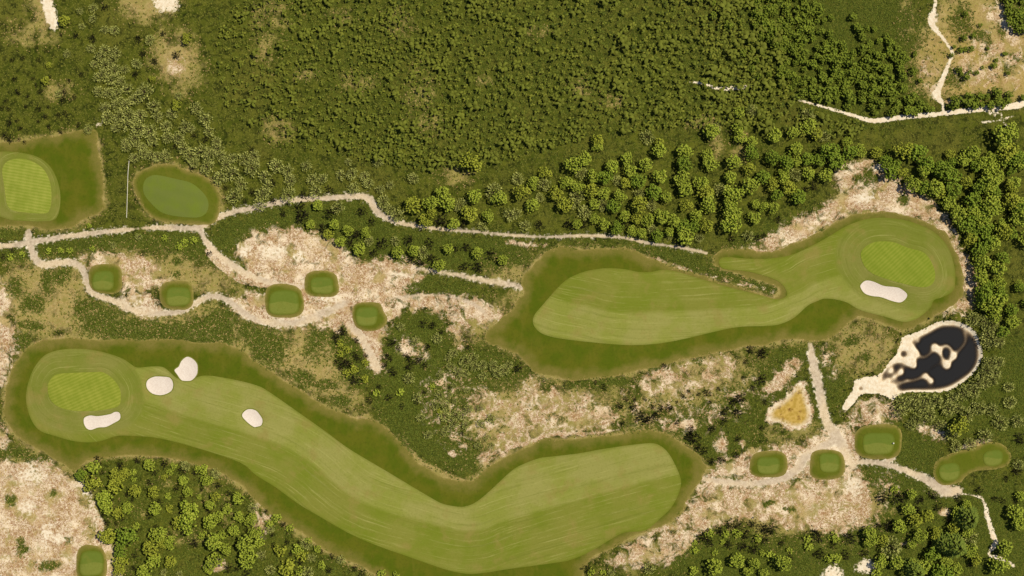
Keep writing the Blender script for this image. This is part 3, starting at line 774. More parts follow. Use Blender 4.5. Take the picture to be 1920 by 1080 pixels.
def rim(name, poly, w, h, mat, lift, parent, jag=.05):
    """turf lip following an outline: outer foot, crest, inner foot"""
    P = np.asarray(poly); n = len(P)
    tng = np.roll(P, -1, 0) - np.roll(P, 1, 0)
    nrm = np.stack([tng[:, 1], -tng[:, 0]], -1); nrm /= np.linalg.norm(nrm, axis=1)[:, None]
    if np.sum(P[:, 0] * np.roll(P[:, 1], -1) - np.roll(P[:, 0], -1) * P[:, 1]) < 0: nrm = -nrm
    off = np.array(parent.location)
    rows = []
    for dd, hh in ((w, .0), (w * .35, h), (-w * .15, h * .85), (-w * .3, -.15)):
        Q = P + nrm * (dd + rng.normal(0, jag, (n, 1)))
        rows.append(np.column_stack([Q, ground(Q[:, 0], Q[:, 1]) + lift + hh]) - off)
    V = np.concatenate(rows)
    fs = [[r * n + i, r * n + (i + 1) % n, (r + 1) * n + (i + 1) % n, (r + 1) * n + i] for r in range(3) for i in range(n)]
    o = mesh_obj(name, V, fs, mat, parent)
    return o
M_LIP = plain('lip_turf', C(122, 128, 50), .95, .2)
for lab, b in BUNKERS:
    c0 = b.mean(0)
    e = tag(empty('sand_bunker', c0[0], c0[1]), lab, 'sand bunker', 'sand bunkers')
    sheet('sand', b, M_SAND, .30, .8, e)
    rim('turf_lip', b,   .45, .07, M_LIP, .20, e)

def tee_mat():
    t = NT('tee_turf')
    d = t.attr('half')
    fine = t.noise(1.2, 4, .7)
    c = t.mix(t.ramp(d, -.25, .25), C(124, 132, 58), C(106, 122, 46))
    c = t.mix(t.math('MULTIPLY', t.ramp(fine, .45, .7), .35), c, C(90, 104, 26))
    c = t.mix(t.math('MULTIPLY', t.ramp(t.noise(.3, 3), .5, .7), .4), c, C(126, 128, 54))
    c = t.mix(t.math('MULTIPLY', t.ramp(t.attr('edge'), 1.1, .1), .55), c, C(92, 104, 22))
    return t.out(c)
M_TEE = tee_mat()
def half_attr(cy, amp, ph):
    return lambda x, y: {'half': (y - cy + amp * np.sin(x * .5 + ph))}
for k, (lab, i, o_) in enumerate(TEES):
    cx, cy = W(((o_[0] + o_[2]) / 2, (o_[1] + o_[3]) / 2))
    e = tag(empty('tee_box', cx, cy), lab, 'golf tee', 'golf tees')
    po = rrect(*o_, 20 + k, 3.2)
    if k == 4:
        po = smooth(F([722,200, 730,140, 770,112, 860,105, 930,118, 955,170, 985,230, 965,285, 900,318, 820,322, 760,300, 730,250], 480, 540, 4), 4)
    sheet('bank', po, M_APRON, .10, .9, e, 1.2, jag=.06)
    iy = W((0, (i[1] + i[3]) / 2))[1]
    sheet('teeing_ground', rrect(*i, 40 + k, 3.6), M_TEE, .20, .8, e, attrs=half_attr(iy - .5 + .3 * (k % 3), .5, k))
tag(sheet('mown_bank', TWIN_BANK, M_APRON, .10, 1.0, taper=1.4, jag=.06), kind='structure')
for k, (lab, i) in enumerate(TEE_TWIN):
    o = sheet('tee_box', rrect(*i, 60 + k, 2.7, -.1), M_TEE, .20, .8, attrs=half_attr(W((0, (i[1] + i[3]) / 2))[1], .4, k))
    tag(o, lab, 'golf tee', 'golf tees')

# ------------------------------------------------------------------ pond
def build_water():
    P = BANK
    o = sheet('water', smooth(F([880,590, 1000,480, 1010,420, 1100,350, 1250,280, 1345,262, 1430,270, 1520,310, 1580,420, 1592,500, 1565,590, 1460,690, 1340,755, 1200,772, 1060,772, 960,790, 860,740, 700,770, 650,740, 720,715, 850,660], 1440, 540, 4), 4), water_material(), 0.0, .7)
    me = o.data
    co = np.empty(len(me.vertices) * 3, np.float32); me.vertices.foreach_get('co', co); co = co.reshape(-1, 3)
    dep = np.clip(WATER_Z - ground(co[:, 0], co[:, 1]), 0, 5)
    co[:, 2] = WATER_Z
    me.vertices.foreach_set('co', co.ravel()); me.update()
    add_attr(me, 'depth', dep)
    tag(o, kind='structure')
build_water()

# ------------------------------------------------------------------ white rail in the long grass, tee marker
M_WHITE = plain('white_paint', C(236, 232, 218, 1.1), .5, .08)
M_WOOD = plain('weathered_post', C(150, 140, 122), .8)
def tube(pts, r, n=6):
    V, fs = [], []
    P = [Vector(p) for p in pts]
    for i, p in enumerate(P):
        d = (P[min(i + 1, len(P) - 1)] - P[max(i - 1, 0)]).normalized()
        a = d.cross(Vector((0, 0, 1)) if abs(d.z) < .9 else Vector((1, 0, 0))).normalized(); b = d.cross(a)
        for k in range(n):
            t = 2 * math.pi * k / n
            V.append(p + (a * math.cos(t) + b * math.sin(t)) * (r[i] if hasattr(r, '__len__') else r))
    for i in range(len(P) - 1):
        for k in range(n):
            fs.append((i * n + k, i * n + (k + 1) % n, (i + 1) * n + (k + 1) % n, (i + 1) * n + k))
    fs.append(tuple(range(n))[::-1]); fs.append(tuple((len(P) - 1) * n + k for k in range(n)))
    return V, fs
RL = smooth(F([243,302, 241,325, 240,350, 239,380, 238,408]), 4, False)
rc = RL.mean(0)
rail = tag(empty('white_rail', rc[0], rc[1]), 'thin white rail standing in long grass between the two upper left greens', 'rail')
pz = [(x - rc[0], y - rc[1], float(ground(x, y)) + .75 - rail.location.z) for x, y in RL]
mesh_obj('top_rail', *tube(pz, .12), M_WHITE, rail)
post0 = mesh_obj('post', *tube([(0, 0, -.2), (0, 0, .72)], .09), M_WHITE, rail)
for k, i in enumerate(range(0, len(RL), 2)):
    p = post0 if k == 0 else post0.copy()
    if k: col.objects.link(p); p.parent = rail
    x, y = RL[i]; p.location = (x - rc[0], y - rc[1], float(ground(x, y)) - rail.location.z)
mx_, my_ = W((1673.5, 830.5))
mk = tag(empty('tee_marker', mx_, my_, float(ground(mx_, my_)) + .20), 'small white tee marker at the right edge of the wide tee', 'tee marker')
def ball(r, nz=5, na=8, z0=0.0):
    V, fs = [(0, 0, z0 - r)], []
    for i in range(1, nz):
        a = math.pi * i / nz
        for k in range(na):
            t = 2 * math.pi * k / na
            V.append((r * math.sin(a) * math.cos(t), r * math.sin(a) * math.sin(t), z0 - r * math.cos(a)))
    V.append((0, 0, z0 + r))
    for k in range(na): fs.append((0, 1 + (k + 1) % na, 1 + k))
    for i in range(nz - 2):
        for k in range(na): fs.append((1 + i * na + k, 1 + i * na + (k + 1) % na, 1 + (i + 1) * na + (k + 1) % na, 1 + (i + 1) * na + k))
    b = 1 + (nz - 2) * na
    for k in range(na): fs.append((b + k, b + (k + 1) % na, len(V) - 1))
    return V, fs
mesh_obj('head', *ball(.42, z0=.55), M_WHITE, mk)
mesh_obj('stake', *tube([(0, 0, -.1), (0, 0, .3)], .08), M_WOOD, mk)

# ------------------------------------------------------------------ plants: source meshes
M_L = leaf_material('leaf_bright', C(182, 192, 74), C(136, 156, 42), C(76, 92, 16))
M_Y = leaf_material('leaf_yellow', C(180, 184, 68), C(142, 152, 42), C(78, 86, 14))
M_D = leaf_material('leaf_deep', C(146, 164, 56), C(112, 138, 34), C(60, 80, 12))
M_G = leaf_material('leaf_grey', C(204, 206, 122), C(146, 156, 70), C(40, 44, 12), .35)
M_K = leaf_material('leaf_black', C(54, 50, 22), C(24, 22, 10), C(10, 9, 5), .3)
M_P = leaf_material('needle', C(130, 144, 54), C(92, 114, 36), C(44, 60, 14))
M_F = leaf_material('wood_leaf', C(142, 154, 52), C(100, 122, 30), C(36, 50, 8))
M_SAP = leaf_material('sapling_leaf', C(136, 140, 50), C(86, 102, 28), C(36, 50, 9), .6)
M_BARK = plain('bark', C(84, 70, 52), .9)

ICO_V = []
_p = (1 + 5 ** .5) / 2
for a in (-1, 1):
    for b in (-_p, _p):
        ICO_V += [(0, a, b), (a, b, 0), (b, 0, a)]
ICO_V = np.array(ICO_V) / np.linalg.norm(ICO_V[0])
def hull_faces(V):
    """faces of the icosahedron from its vertex distances"""
    d = np.linalg.norm(V[:, None] - V[None], axis=2)
    el = d[d > .01].min() * 1.05
    fs = []
    for i in range(12):
        for j in range(i + 1, 12):
            for k in range(j + 1, 12):
                if d[i, j] < el and d[j, k] < el and d[i, k] < el:
                    n = np.cross(V[j] - V[i], V[k] - V[i])
                    fs.append((i, j, k) if n @ V[i] > 0 else (i, k, j))
    return np.array(fs)
ICO_F = hull_faces(ICO_V)

def clump_crown(seed, n=190, lobes=6, size=.115, h=1.05, spread=.50):
    """unit-radius crown: leaf clumps spread over uneven lobes, gaps left between"""
    r = np.random.default_rng(seed)
    L = [(0, 0, h + .12, .62)]
    for i in range(lobes):
        a = 2 * math.pi * (i + r.uniform(-.3, .3)) / lobes
        q = r.uniform(.38, .62)
        L.append((q * math.cos(a), q * math.sin(a), h + r.uniform(-.35, .05), r.uniform(.34, .52)))
    V, fs, nb = [], [], 0
    for i in range(n):
        cx, cy, cz, R = L[r.integers(len(L))]
        d = r.normal(0, 1, 3); d[2] = abs(d[2]) * 1.1 - .25; d /= np.linalg.norm(d)
        c = np.array([cx, cy, cz]) + d * R * r.uniform(.78, 1.02)
        s = size * r.uniform(.55, 1.2)
        q = ICO_V * s * r.uniform(.6, 1.25, (12, 1)) * np.array([1, 1, .75]) + c
        V.append(q); fs.append(ICO_F + nb); nb += 12
    return np.concatenate(V), np.concatenate(fs)

def shard_crown(seed, n=260, ln=.24, wd=.062, h=.9, flat=.8, inner=.35):
    """unit-radius crown of narrow leaves pointing outward from a dome"""
    r = np.random.default_rng(seed)
    V, fs, nb = [], [], 0
    bumps = [(r.uniform(0, 6.28), r.uniform(.8, 1.05)) for _ in range(5)]
    for i in range(n):
        d = r.normal(0, 1, 3); d[2] = abs(d[2]); d /= np.linalg.norm(d)
        ang = math.atan2(d[1], d[0])
        k = min(b[1] + .25 * abs(math.sin((ang - b[0]) / 2)) for b in bumps)
        c = d * k * r.uniform(inner, .92) ; c[2] = c[2] * flat + h * .35
        o = d + r.normal(0, .55, 3); o /= np.linalg.norm(o)
        sd = np.cross(o, r.normal(0, 1, 3)); sd /= np.linalg.norm(sd)
        l, w = ln * r.uniform(.6, 1.3), wd * r.uniform(.6, 1.4)
        V.append(np.array([c, c + o * l * .5 + sd * w, c + o * l, c + o * l * .5 - sd * w]))
        fs.append(np.array([[0, 1, 2], [0, 2, 3]]) + nb); nb += 4
    return np.concatenate(V), np.concatenate(fs)

def conifer_crown(seed, n=260):
    r = np.random.default_rng(seed)
    V, fs, nb = [], [], 0
    for i in range(n):
        q = math.sqrt(r.uniform(0.02, 1)); a = r.uniform(0, 6.283)
        z = .3 + 2.3 * (1 - q) + r.normal(0, .05)
        c = np.array([q * .8 * math.cos(a), q * .8 * math.sin(a), z])
        o = np.array([math.cos(a), math.sin(a), -.15 + r.normal(0, .2)]); o /= np.linalg.norm(o)
        sd = np.cross(o, [0, 0, 1]); sd /= np.linalg.norm(sd)
        l, w = r.uniform(.16, .34), r.uniform(.05, .09)
        V.append(np.array([c - o * .05, c + o * l * .45 + sd * w, c + o * l, c + o * l * .45 - sd * w]))
        fs.append(np.array([[0, 1, 2], [0, 2, 3]]) + nb); nb += 4
    return np.concatenate(V), np.concatenate(fs)

def sapling_mesh(seed):
    r = np.random.default_rng(seed)
    V, fs, nb = [], [], 0
    st, sf = tube([(0, 0, -.1), (0, 0, .9)], [.05, .03], 4)
    V.append(np.array([tuple(p) for p in st])); tri = []
    for f in sf: tri += [(f[0], f[i], f[i + 1]) for i in range(1, len(f) - 1)]
    fs.append(np.array(tri)); nb = len(st)
    k = r.integers(4, 7)
    for i in range(k):
        a = 2 * math.pi * (i + r.uniform(-.3, .3)) / k
        o = np.array([math.cos(a), math.sin(a), 0]); sd = np.array([-o[1], o[0], 0])
        l, w, z = r.uniform(.6, 1.05), r.uniform(.13, .25), r.uniform(.7, 1.1)
        p = [o * .04 + [0, 0, z - .1], o * l * .35 + sd * w + [0, 0, z + .18], o * l * .35 - sd * w + [0, 0, z + .16], o * l * .75 + sd * w * .9 + [0, 0, z + .10], o * l * .75 - sd * w * .9 + [0, 0, z + .12], o * l + [0, 0, z - .15], o * l * .55 + [0, 0, z + .30]]
        V.append(np.array(p)); fs.append(np.array([[0, 1, 6], [0, 6, 2], [1, 3, 6], [2, 6, 4], [3, 5, 6], [4, 6, 5]]) + nb); nb += 7
    return np.concatenate(V), np.concatenate(fs)

def trunk_mesh(seed, h=.95, r0=.10):
    """tapered trunk with three limbs, unit crown radius"""
    r = random.Random(seed)
    V, fs = tube([(0, 0, -.15), (.02, .01, h * .4), (r.uniform(-.05, .05), r.uniform(-.05, .05), h)], [r0, r0 * .75, r0 * .4], 6)
    V = list(V)
    for i in range(3):
        a = 2.1 * i + r.uniform(-.4, .4)
        v2, f2 = tube([(0, 0, h * .45), (.3 * math.cos(a), .3 * math.sin(a), h * .8), (.48 * math.cos(a), .48 * math.sin(a), h * 1.05)], [r0 * .5, r0 * .35, r0 * .15], 5)
        nb = len(V); V += v2; fs += [tuple(q + nb for q in f) for f in f2]
    me = bpy.data.meshes.new('trunk'); me.from_pydata([tuple(v) for v in V], [], fs); me.materials.append(M_BARK)
    return me

def meshes(name, fn, mats, count, **k):
    return [fast_mesh(name, *fn(100 + i * 7 + hash_(name), **k), mats) for i in range(count)]
def hash_(s): return sum(ord(c) for c in s)
SRC = {
    'L': meshes('crown', clump_crown, M_L, 7), 'Y': meshes('crown', clump_crown, M_Y, 5, n=170), 'D': meshes('crown', clump_crown, M_D, 5, n=200, size=.11),
    'G': meshes('crown', shard_crown, M_G, 6), 'K': meshes('shrub', shard_crown, M_K, 6, n=80, ln=.38, wd=.075, inner=.1, h=.4),
    'P': meshes('crown', conifer_crown, M_P, 2), 'F': meshes('crown', clump_crown, M_F, 5, n=70, size=.2), 'S': meshes('sapling', sapling_mesh, M_SAP, 7),
    'b': meshes('bush', clump_crown, M_L, 4, n=60, size=.19, h=.5), 'y': meshes('bush', clump_crown, M_Y, 3, n=55, size=.19, h=.5),
}
TRUNKS = [trunk_mesh(i) for i in range(3)]

# ------------------------------------------------------------------ plants: where each one stands (traced in quarter tiles of the photo)
T = []     # kind, photo x, photo y, radius px
def tile(x0, y0, **kinds):
    for kd, s in kinds.items():
        n = [float(v) for v in s.replace(',', ' ').split()]
        for i in range(0, len(n), 3):
            T.append((kd, x0 + n[i] / 4, y0 + n[i + 1] / 4, n[i + 2] / 4))
tile(0, 0,
 G='590,75,30 685,50,35 685,135,35 605,190,28 780,215,35 850,220,40 675,360,35 495,400,35 705,480,35 735,575,40 780,370,45 860,390,45 750,420,45 830,450,50 780,480,45 850,520,50 930,515,35 760,550,45 830,590,50 900,600,45 1020,475,40 1115,295,40 730,680,50 800,690,50 870,700,50 950,660,45 1070,680,60 780,800,50 860,780,50 930,770,50 1000,740,50 1150,790,50 800,880,50 880,870,55 960,860,55 1040,860,55 1180,870,45 860,950,50 950,930,50 1030,960,60 1110,980,60 1240,940,45 1280,850,45 1335,715,30 1380,950,50 1430,960,40 1470,810,50 1530,890,55 1560,980,45 1250,1030,50 1330,1030,55 1000,1040,50 1130,1040,50 660,970,35 440,700,30 1620,1060,40 930,1070,40',
 Y='470,150,45 1400,290,38 340,605,35 1140,590,25 1320,790,40 360,485,26',
 K='775,55,30 690,285,35 565,260,28 1035,285,32 1225,250,28 1325,415,38 1070,400,30 1155,460,32 1010,560,32 455,260,18 270,350,18 90,450,22 175,430,22 285,445,22 340,380,18 370,580,20 520,605,22 605,565,20 100,590,25 250,590,20 130,690,30 300,685,22 480,695,28 470,755,25 560,725,22 210,720,18 270,640,20 40,755,22 60,820,24 10,810,22 195,800,20 290,815,28 365,805,18 340,875,24 440,860,20 490,855,26 125,905,20 290,910,20 70,925,26 590,940,24 150,960,25 365,950,22 455,990,24 1455,1015,25 1540,1040,28 30,1020,30 70,1050,30 140,1045,18 180,1065,18')
tile(480, 270,
 G='0,130,30 150,160,60 60,240,55 230,200,50 250,270,50 40,370,60 230,380,60 90,310,45 20,450,50 370,160,38 410,260,50 490,260,45 440,350,55 690,130,30 630,225,45 715,220,50 725,330,45 810,240,45 840,290,45 910,135,40 1180,255,48 930,335,40 1000,305,35 950,430,50 1000,490,45 1050,530,60 610,475,50 1040,725,40 845,725,40 1250,810,45 1695,615,40 1530,460,50 1900,530,50 1785,350,70',
 L='1640,390,62 1820,400,60 1395,370,55 1430,440,65 1310,440,55 1480,600,45 1740,540,45 455,455,45 400,600,40 580,600,45 630,730,42 685,645,40 820,665,40 770,790,50 1060,810,48 1180,800,45 1375,910,45 1440,785,45 1655,815,45 1850,870,40',
 Y='1615,140,75 1170,460,65 1310,520,45 1265,580,48 1600,520,65 535,680,42',
 K='125,420,30 130,290,30 350,385,35 550,345,35 320,480,50 330,550,60 550,520,50 490,640,40 790,510,45 860,580,35 745,680,45 930,750,50 1150,720,42 1300,740,45 1390,575,60 1550,610,35 1320,860,45 1580,780,40 1500,790,35 1760,830,45 870,820,35 1230,890,45 1570,920,40 1660,920,50 1160,860,35 700,740,35 200,520,30')
tile(960, 270,
 L='640,20,40 550,110,55 455,155,58 160,290,45 150,455,55 410,290,50 490,320,50 490,600,38 750,170,60 860,105,50 885,195,50 1000,155,55 1110,45,60 1110,240,55 610,240,50 690,370,50 615,450,45 810,390,50 1160,395,50 840,540,45 620,560,40 690,600,45 900,655,42 1020,570,50 1120,540,60 1210,570,55 1180,660,40 970,670,45 1300,50,60 1280,270,62 1300,340,60 1470,80,50 1490,150,58 1420,290,55 1475,450,62 1380,540,50 1300,690,70 1670,130,60 1640,250,55 1790,310,70 1660,370,70 1630,480,65 1680,520,50 1640,600,70 1820,550,52 1830,450,40 1890,470,40',
 Y='250,215,48 75,360,60 330,365,55 395,460,60 855,295,45 590,350,55 950,450,70 940,560,45 1310,460,45 1460,360,60 1460,610,58 1780,180,50',
 D='700,250,55 950,280,60 760,470,55 1065,360,65 785,630,50 1090,690,50 1290,150,62 1370,620,50 1290,620,55 1800,60,58 1890,240,60',
 G='45,260,50 240,300,50 210,400,35 520,220,45 495,390,55 480,440,50 545,510,60 680,460,45 790,270,45 960,370,50 1050,465,40 1560,330,50 30,520,45 100,610,45 1060,640,40 1780,690,45 1410,705,35 1185,690,30',
 K='420,600,45 540,610,35 210,600,35 1650,710,35 1840,700,35 1890,690,25 850,600,35')
tile(960, 0, L='1705,840,45 1500,980,65 1700,960,50 1720,1030,50 1800,1060,45', G='1810,820,50 1530,950,40 1020,1020,55', Y='640,1050,45 1110,1070,40')
tile(1440, 0, G='305,850,55 430,1020,45', L='310,940,60 60,1010,60 195,990,50 600,1060,40 1760,1020,80 1830,980,60', Y='370,1000,50')
tile(1440, 270,
 L='215,30,55 225,125,45 700,50,50 1170,200,55 1090,300,65 1250,330,70 1540,60,60 1480,110,60 1600,140,55 1670,180,60 1720,240,60 1660,300,80 1360,440,60 1660,460,75 1760,130,50 1420,520,70 1540,510,60 1620,570,60 1880,560,70 1600,890,60 1720,930,70 1600,1000,65 1740,1040,50 1880,440,50 120,240,50 310,220,50 440,230,55 45,480,45 1890,1060,40',
 D='40,100,60 140,135,55 310,110,55 395,115,50 470,50,70 530,130,70 620,60,60 890,130,55 930,210,60 1130,60,70 1200,150,65 1300,190,70 1380,240,70 1590,320,60 1390,350,65 1540,420,70 1850,110,60 1500,600,70 1630,640,60 1640,740,65 1580,800,60 1760,860,55 240,390,60 70,380,45',
 Y='820,60,45 1000,215,48 1020,50,70 1370,80,40 1490,290,50 1290,360,50 1800,50,80 1820,330,50 1830,430,70 1520,710,50 1770,660,70 40,300,50 170,330,60',
 G='220,230,45', K='350,320,40 80,560,30 290,340,30')
tile(1440, 540,
 L='1720,100,75 1640,120,60 1700,190,60 1840,260,55', D='1620,40,70 1740,50,60 1600,90,50 1760,330,50', Y='1430,1040,70',
 G='1540,240,55 1620,250,55 1680,290,55 1730,350,55 1640,350,60 1700,400,60 1620,420,50 1750,410,45 1600,560,40 1680,560,55 1740,560,50 1640,620,60 1720,640,55 1590,640,50 1820,745,45 1560,700,60 1480,730,50 1640,720,50 1700,690,45 1560,780,60 1470,790,55 1380,800,55 1280,820,60 1200,820,60 1120,830,55 1030,850,60 1090,880,60 1180,900,55 1370,910,60 1230,960,55 1000,930,50 1130,990,50 1500,960,60 1590,900,55 1690,910,50 1760,1010,60 1880,1000,50 1830,860,50 1440,900,45 1310,1030,50 1080,1030,40')
tile(1440, 810,
 G='1420,110,45 1525,90,50 1640,30,60 1390,20,60 1890,250,45 1530,800,70 940,870,80',
 K='1890,60,45 1580,440,35 1790,350,30 1870,300,45 1700,500,30 1760,520,30 1860,520,25 1430,490,35 1275,570,35 1240,480,45 870,500,55 980,500,60 1150,510,40 30,740,50 100,840,30 370,780,60 620,790,50 490,850,35 400,910,40 590,920,40 720,910,35 350,920,25 170,950,30 1120,580,40 1250,840,45 1350,660,30 830,700,30 910,710,50 1540,990,40',
 L='770,760,55 775,820,50 990,710,55 1060,580,50 1140,780,55 1080,840,40 1490,550,45 1415,600,40 1500,750,45 1860,610,65 1890,690,60 1780,870,65 1740,1000,70 1520,890,50 115,980,65 850,980,55 970,980,60 1080,1000,45 1180,1010,60 1340,980,50 1420,1030,50 1080,470,40 1900,480,40',
 Y='870,820,50 1110,660,55 1200,630,50 1260,760,45 1390,720,45 1560,960,45', D='1240,920,60 1340,1060,60 1280,1050,60',
 b='950,430,30 310,860,35 460,950,35 520,950,35 820,1060,40 20,930,40 300,800,30 500,800,40 160,890,25',
 P='1510,650,95 1410,860,95 1330,850,75 1110,1050,85')
tile(0, 810,
 L='700,265,55 770,500,65 790,560,60 950,570,50 1110,250,50 1365,370,42 1160,580,50 1400,455,40 1415,580,70 1400,680,80 1550,365,45 1570,550,45 1700,580,40 1780,500,50 1630,640,45 1565,680,55 1790,640,45 1880,660,50 1750,740,50 1600,830,75 1690,880,50 1840,850,75 1850,960,70 1180,770,65 1270,830,50 1150,970,60 1600,970,60 1560,1030,40 1080,1060,60 1900,760,40 1660,780,40',
 Y='690,385,65 930,310,45 870,330,55 860,400,65 880,610,50 1010,440,48 1145,455,48 1330,690,50 1610,490,40 1220,840,40 1120,880,70 1270,980,50 800,780,65 900,980,60 890,1040,50', D='605,325,50 940,790,75 900,900,55',
 b='1300,255,25 1000,300,25 1000,355,22 1255,485,25 1270,300,25 1520,280,35 1020,710,30 1480,280,30 1490,490,20 1510,780,35', y='1265,580,30 1230,345,25',
 K='735,200,32 755,240,22 765,305,22 690,325,20 900,245,35 1030,215,32 1155,305,25 1225,245,35 1355,285,32 1120,380,30 1320,425,32 950,470,28 990,510,20 1190,530,32 1360,500,25 1465,310,28 1520,520,18 1630,400,28 1710,460,30 1510,430,22 1700,530,20 1565,600,25 1640,680,28 1845,735,25 800,685,30 910,655,22 870,685,22 1110,630,32 1025,735,22 1170,710,22 1270,770,22 1450,835,40 1610,905,28 1000,1020,25 1710,1030,40 1770,1030,25 1840,1060,35 770,630,22 830,500,25 1010,930,30 680,455,20 1275,690,18 1350,610,25',
 G='1385,260,38 1610,320,40 1890,580,40 1340,1070,30 1220,1060,30')
tile(480, 810,
 b='150,650,35 250,720,30 100,690,30 20,760,35 390,815,28 460,880,28 310,880,40 20,830,40 490,1000,30 1050,1070,25 940,1060,30 330,1050,40', y='180,890,45 345,930,40 240,990,50 230,1040,55',
 G='370,850,40 410,950,40 635,965,35 100,1040,40 390,1060,50 100,740,35 30,930,40 1290,25,35 1410,10,25 1660,105,35 1770,105,25 1730,40,28',
 K='75,600,20 230,830,25 120,770,25 260,915,22 570,935,25 490,900,18 740,1025,30 800,1060,30 550,1035,30 30,780,25 190,700,20 315,825,18 45,930,30 330,980,30 210,690,20 130,850,25 1545,10,20')
tile(480, 540,
 K='600,360,40 640,320,35 660,340,30 600,400,30 650,550,50 740,500,30 760,530,30 825,510,20 630,600,25 600,560,22 740,690,50 690,570,40 750,390,25 1250,270,35 1320,290,30 1330,270,25 1020,410,40 1070,450,25 1130,510,30 1150,540,30 970,580,25 990,520,40 1030,640,40 1220,540,40 1150,590,45 1590,450,28 1260,580,30 1290,440,30 1390,330,25 845,850,30 990,820,32 920,745,28 1200,860,25 1095,885,25 860,790,15 1265,785,20 1450,745,15',
 y='630,420,30 680,460,30 820,560,28 730,610,35 670,640,30 815,680,28 630,500,30 1380,930,25', b='900,790,28 1080,780,30 1320,740,25',
 G='1190,400,35 1360,380,40 1080,290,35 1480,490,40 1440,530,30 1570,550,45 1630,530,40 1460,590,35 1385,650,35 1520,640,40 1570,640,35 1640,590,40 1700,580,40 1780,590,40 1810,640,45 1860,620,50 1700,660,35 1145,680,45 1900,580,35 1375,805,35 1340,880,35 1420,890,40 1410,960,45 1495,960,40 1545,960,40 1485,1020,40 1570,1030,35 1590,910,45 1680,900,35 1760,980,40 1690,1020,35 1210,825,40 1230,975,35 1580,770,25 1485,735,25 1455,800,25 1420,1060,30 1490,850,25')
tile(960, 540, K='625,705,20 690,745,25 860,840,25 920,840,20 1000,835,20 815,890,30 910,900,40 1285,810,25 1325,775,20 1400,800,20 1470,795,35 1485,855,20 1550,755,20 1735,670,20 1755,555,25 1790,470,35 1880,500,45 1880,470,30 1140,580,25 1120,900,30 1190,900,30 970,950,35 1000,990,45 1080,950,35 1030,980,40 930,990,20 830,1010,25 1240,855,15 1240,1010,25 1600,930,45 1720,830,50 1660,860,40 1590,1000,35 1690,930,40 1870,690,45 1810,745,25 1500,1060,35 1340,1060,35 1900,850,25 1880,1050,25 1060,890,25 50,600,40')
tile(960, 810, K='1370,50,55 1400,110,40 1450,140,35 1500,220,35 1570,210,35 1680,170,30 1700,50,30 1340,30,40 1640,700,40 1560,740,40 1700,720,45 1810,690,40 1880,720,45 1440,790,50 1480,830,40 1620,850,40 1760,780,45 1820,880,50 1740,860,40 1890,820,40 570,1030,40',
 L='1525,1010,65 1690,970,62 1820,990,45 1770,1050,40 1890,1060,40', b='1480,760,35 1600,770,30 1690,760,35 1850,800,35 1370,830,20 1370,890,30 1520,905,25 1580,825,20 1360,1040,35 1880,910,25 590,1050,30 680,1055,25', G='1030,1030,50 740,1060,30')
tile(0, 270, G='940,20,45 1000,100,40 1070,70,45 1130,80,45 1170,90,45 1230,80,50 1060,20,40 1370,30,50 1560,70,60 1650,80,50 1450,140,40 1620,30,50 1640,250,60 1740,210,60 1830,110,55 1880,180,60 1800,300,50 1750,390,60 1740,100,40 1900,90,50 1690,150,40 1420,90,55 1500,50,60 1540,170,55 845,755,28 1035,695,30',
 K='1890,360,30 1440,180,25 1690,330,22 1840,430,22 1890,45,25 1160,10,20 1310,20,22 1690,270,20 1560,820,25 90,800,25 15,850,25',
 b='1230,705,25 1340,770,30 360,800,25 450,800,25 520,800,25 690,785,20 665,615,20 160,825,25 75,850,30 1380,735,32 1450,720,32')
# the dense dark wood above the pale track, upper right: crowns one by one
WOOD = [F(f) for f in ([1462,95, 1520,70, 1580,75, 1640,120, 1700,165, 1740,185, 1760,205, 1700,212, 1640,212, 1570,195, 1500,178, 1465,150], [1400,-10, 1500,-10, 1560,30, 1560,80, 1470,95, 1420,60], [1780,185, 1840,172, 1900,172, 1930,185, 1880,196, 1790,203], [1880,-20, 1940,-20, 1940,60, 1900,60, 1886,20], [1600,30,1660,60,1700,110,1690,160,1620,105])]
def scatter(polys, gap, rmin, rmax, kind, limit, seed, avoid=1.0):
    r = np.random.default_rng(seed); got = []
    P = [np.array(p) for p in polys]; area = [abs(np.sum(p[:, 0] * np.roll(p[:, 1], -1) - np.roll(p[:, 0], -1) * p[:, 1])) for p in P]
    for _ in range(limit * 30):
        if len(got) >= limit: break
        p = P[r.choice(len(P), p=np.array(area) / sum(area))]
        q = r.uniform(p.min(0), p.max(0))
        if not inside(q[:1], q[1:], p)[0] or any((q[0] - g[0]) ** 2 + (q[1] - g[1]) ** 2 < gap * gap for g in got): continue
        got.append(q); T.append((kind, q[0] / S + 960, 540 - q[1] / S, r.uniform(rmin, rmax)))
    return got
scatter(WOOD, 2.25, 6, 10.5, 'F', 240, 5)
scatter([F([1310,-10, 1420,-10, 1480,110, 1500,190, 1460,180, 1390,120]), F([1640,40, 1700,60, 1745,170, 1690,120])], 4.0, 4.5, 8.5, 'F', 38, 15)
scatter([F([1790,20, 1870,10, 1890,60, 1900,160, 1800,160, 1775,120])], 1.4, 3, 8, 'F', 20, 8)
scatter([F([1600,275, 1700,300, 1800,275, 1930,280, 1930,580, 1850,600, 1835,480, 1790,400, 1720,345, 1650,300])], 6.5, 9, 15, 'D', 16, 12)
# extra infill where crowns stand close on the right
scatter([F([1850,270, 1930,260, 1930,480, 1870,520, 1850,400])], 7.5, 11, 17, 'L', 9, 6)

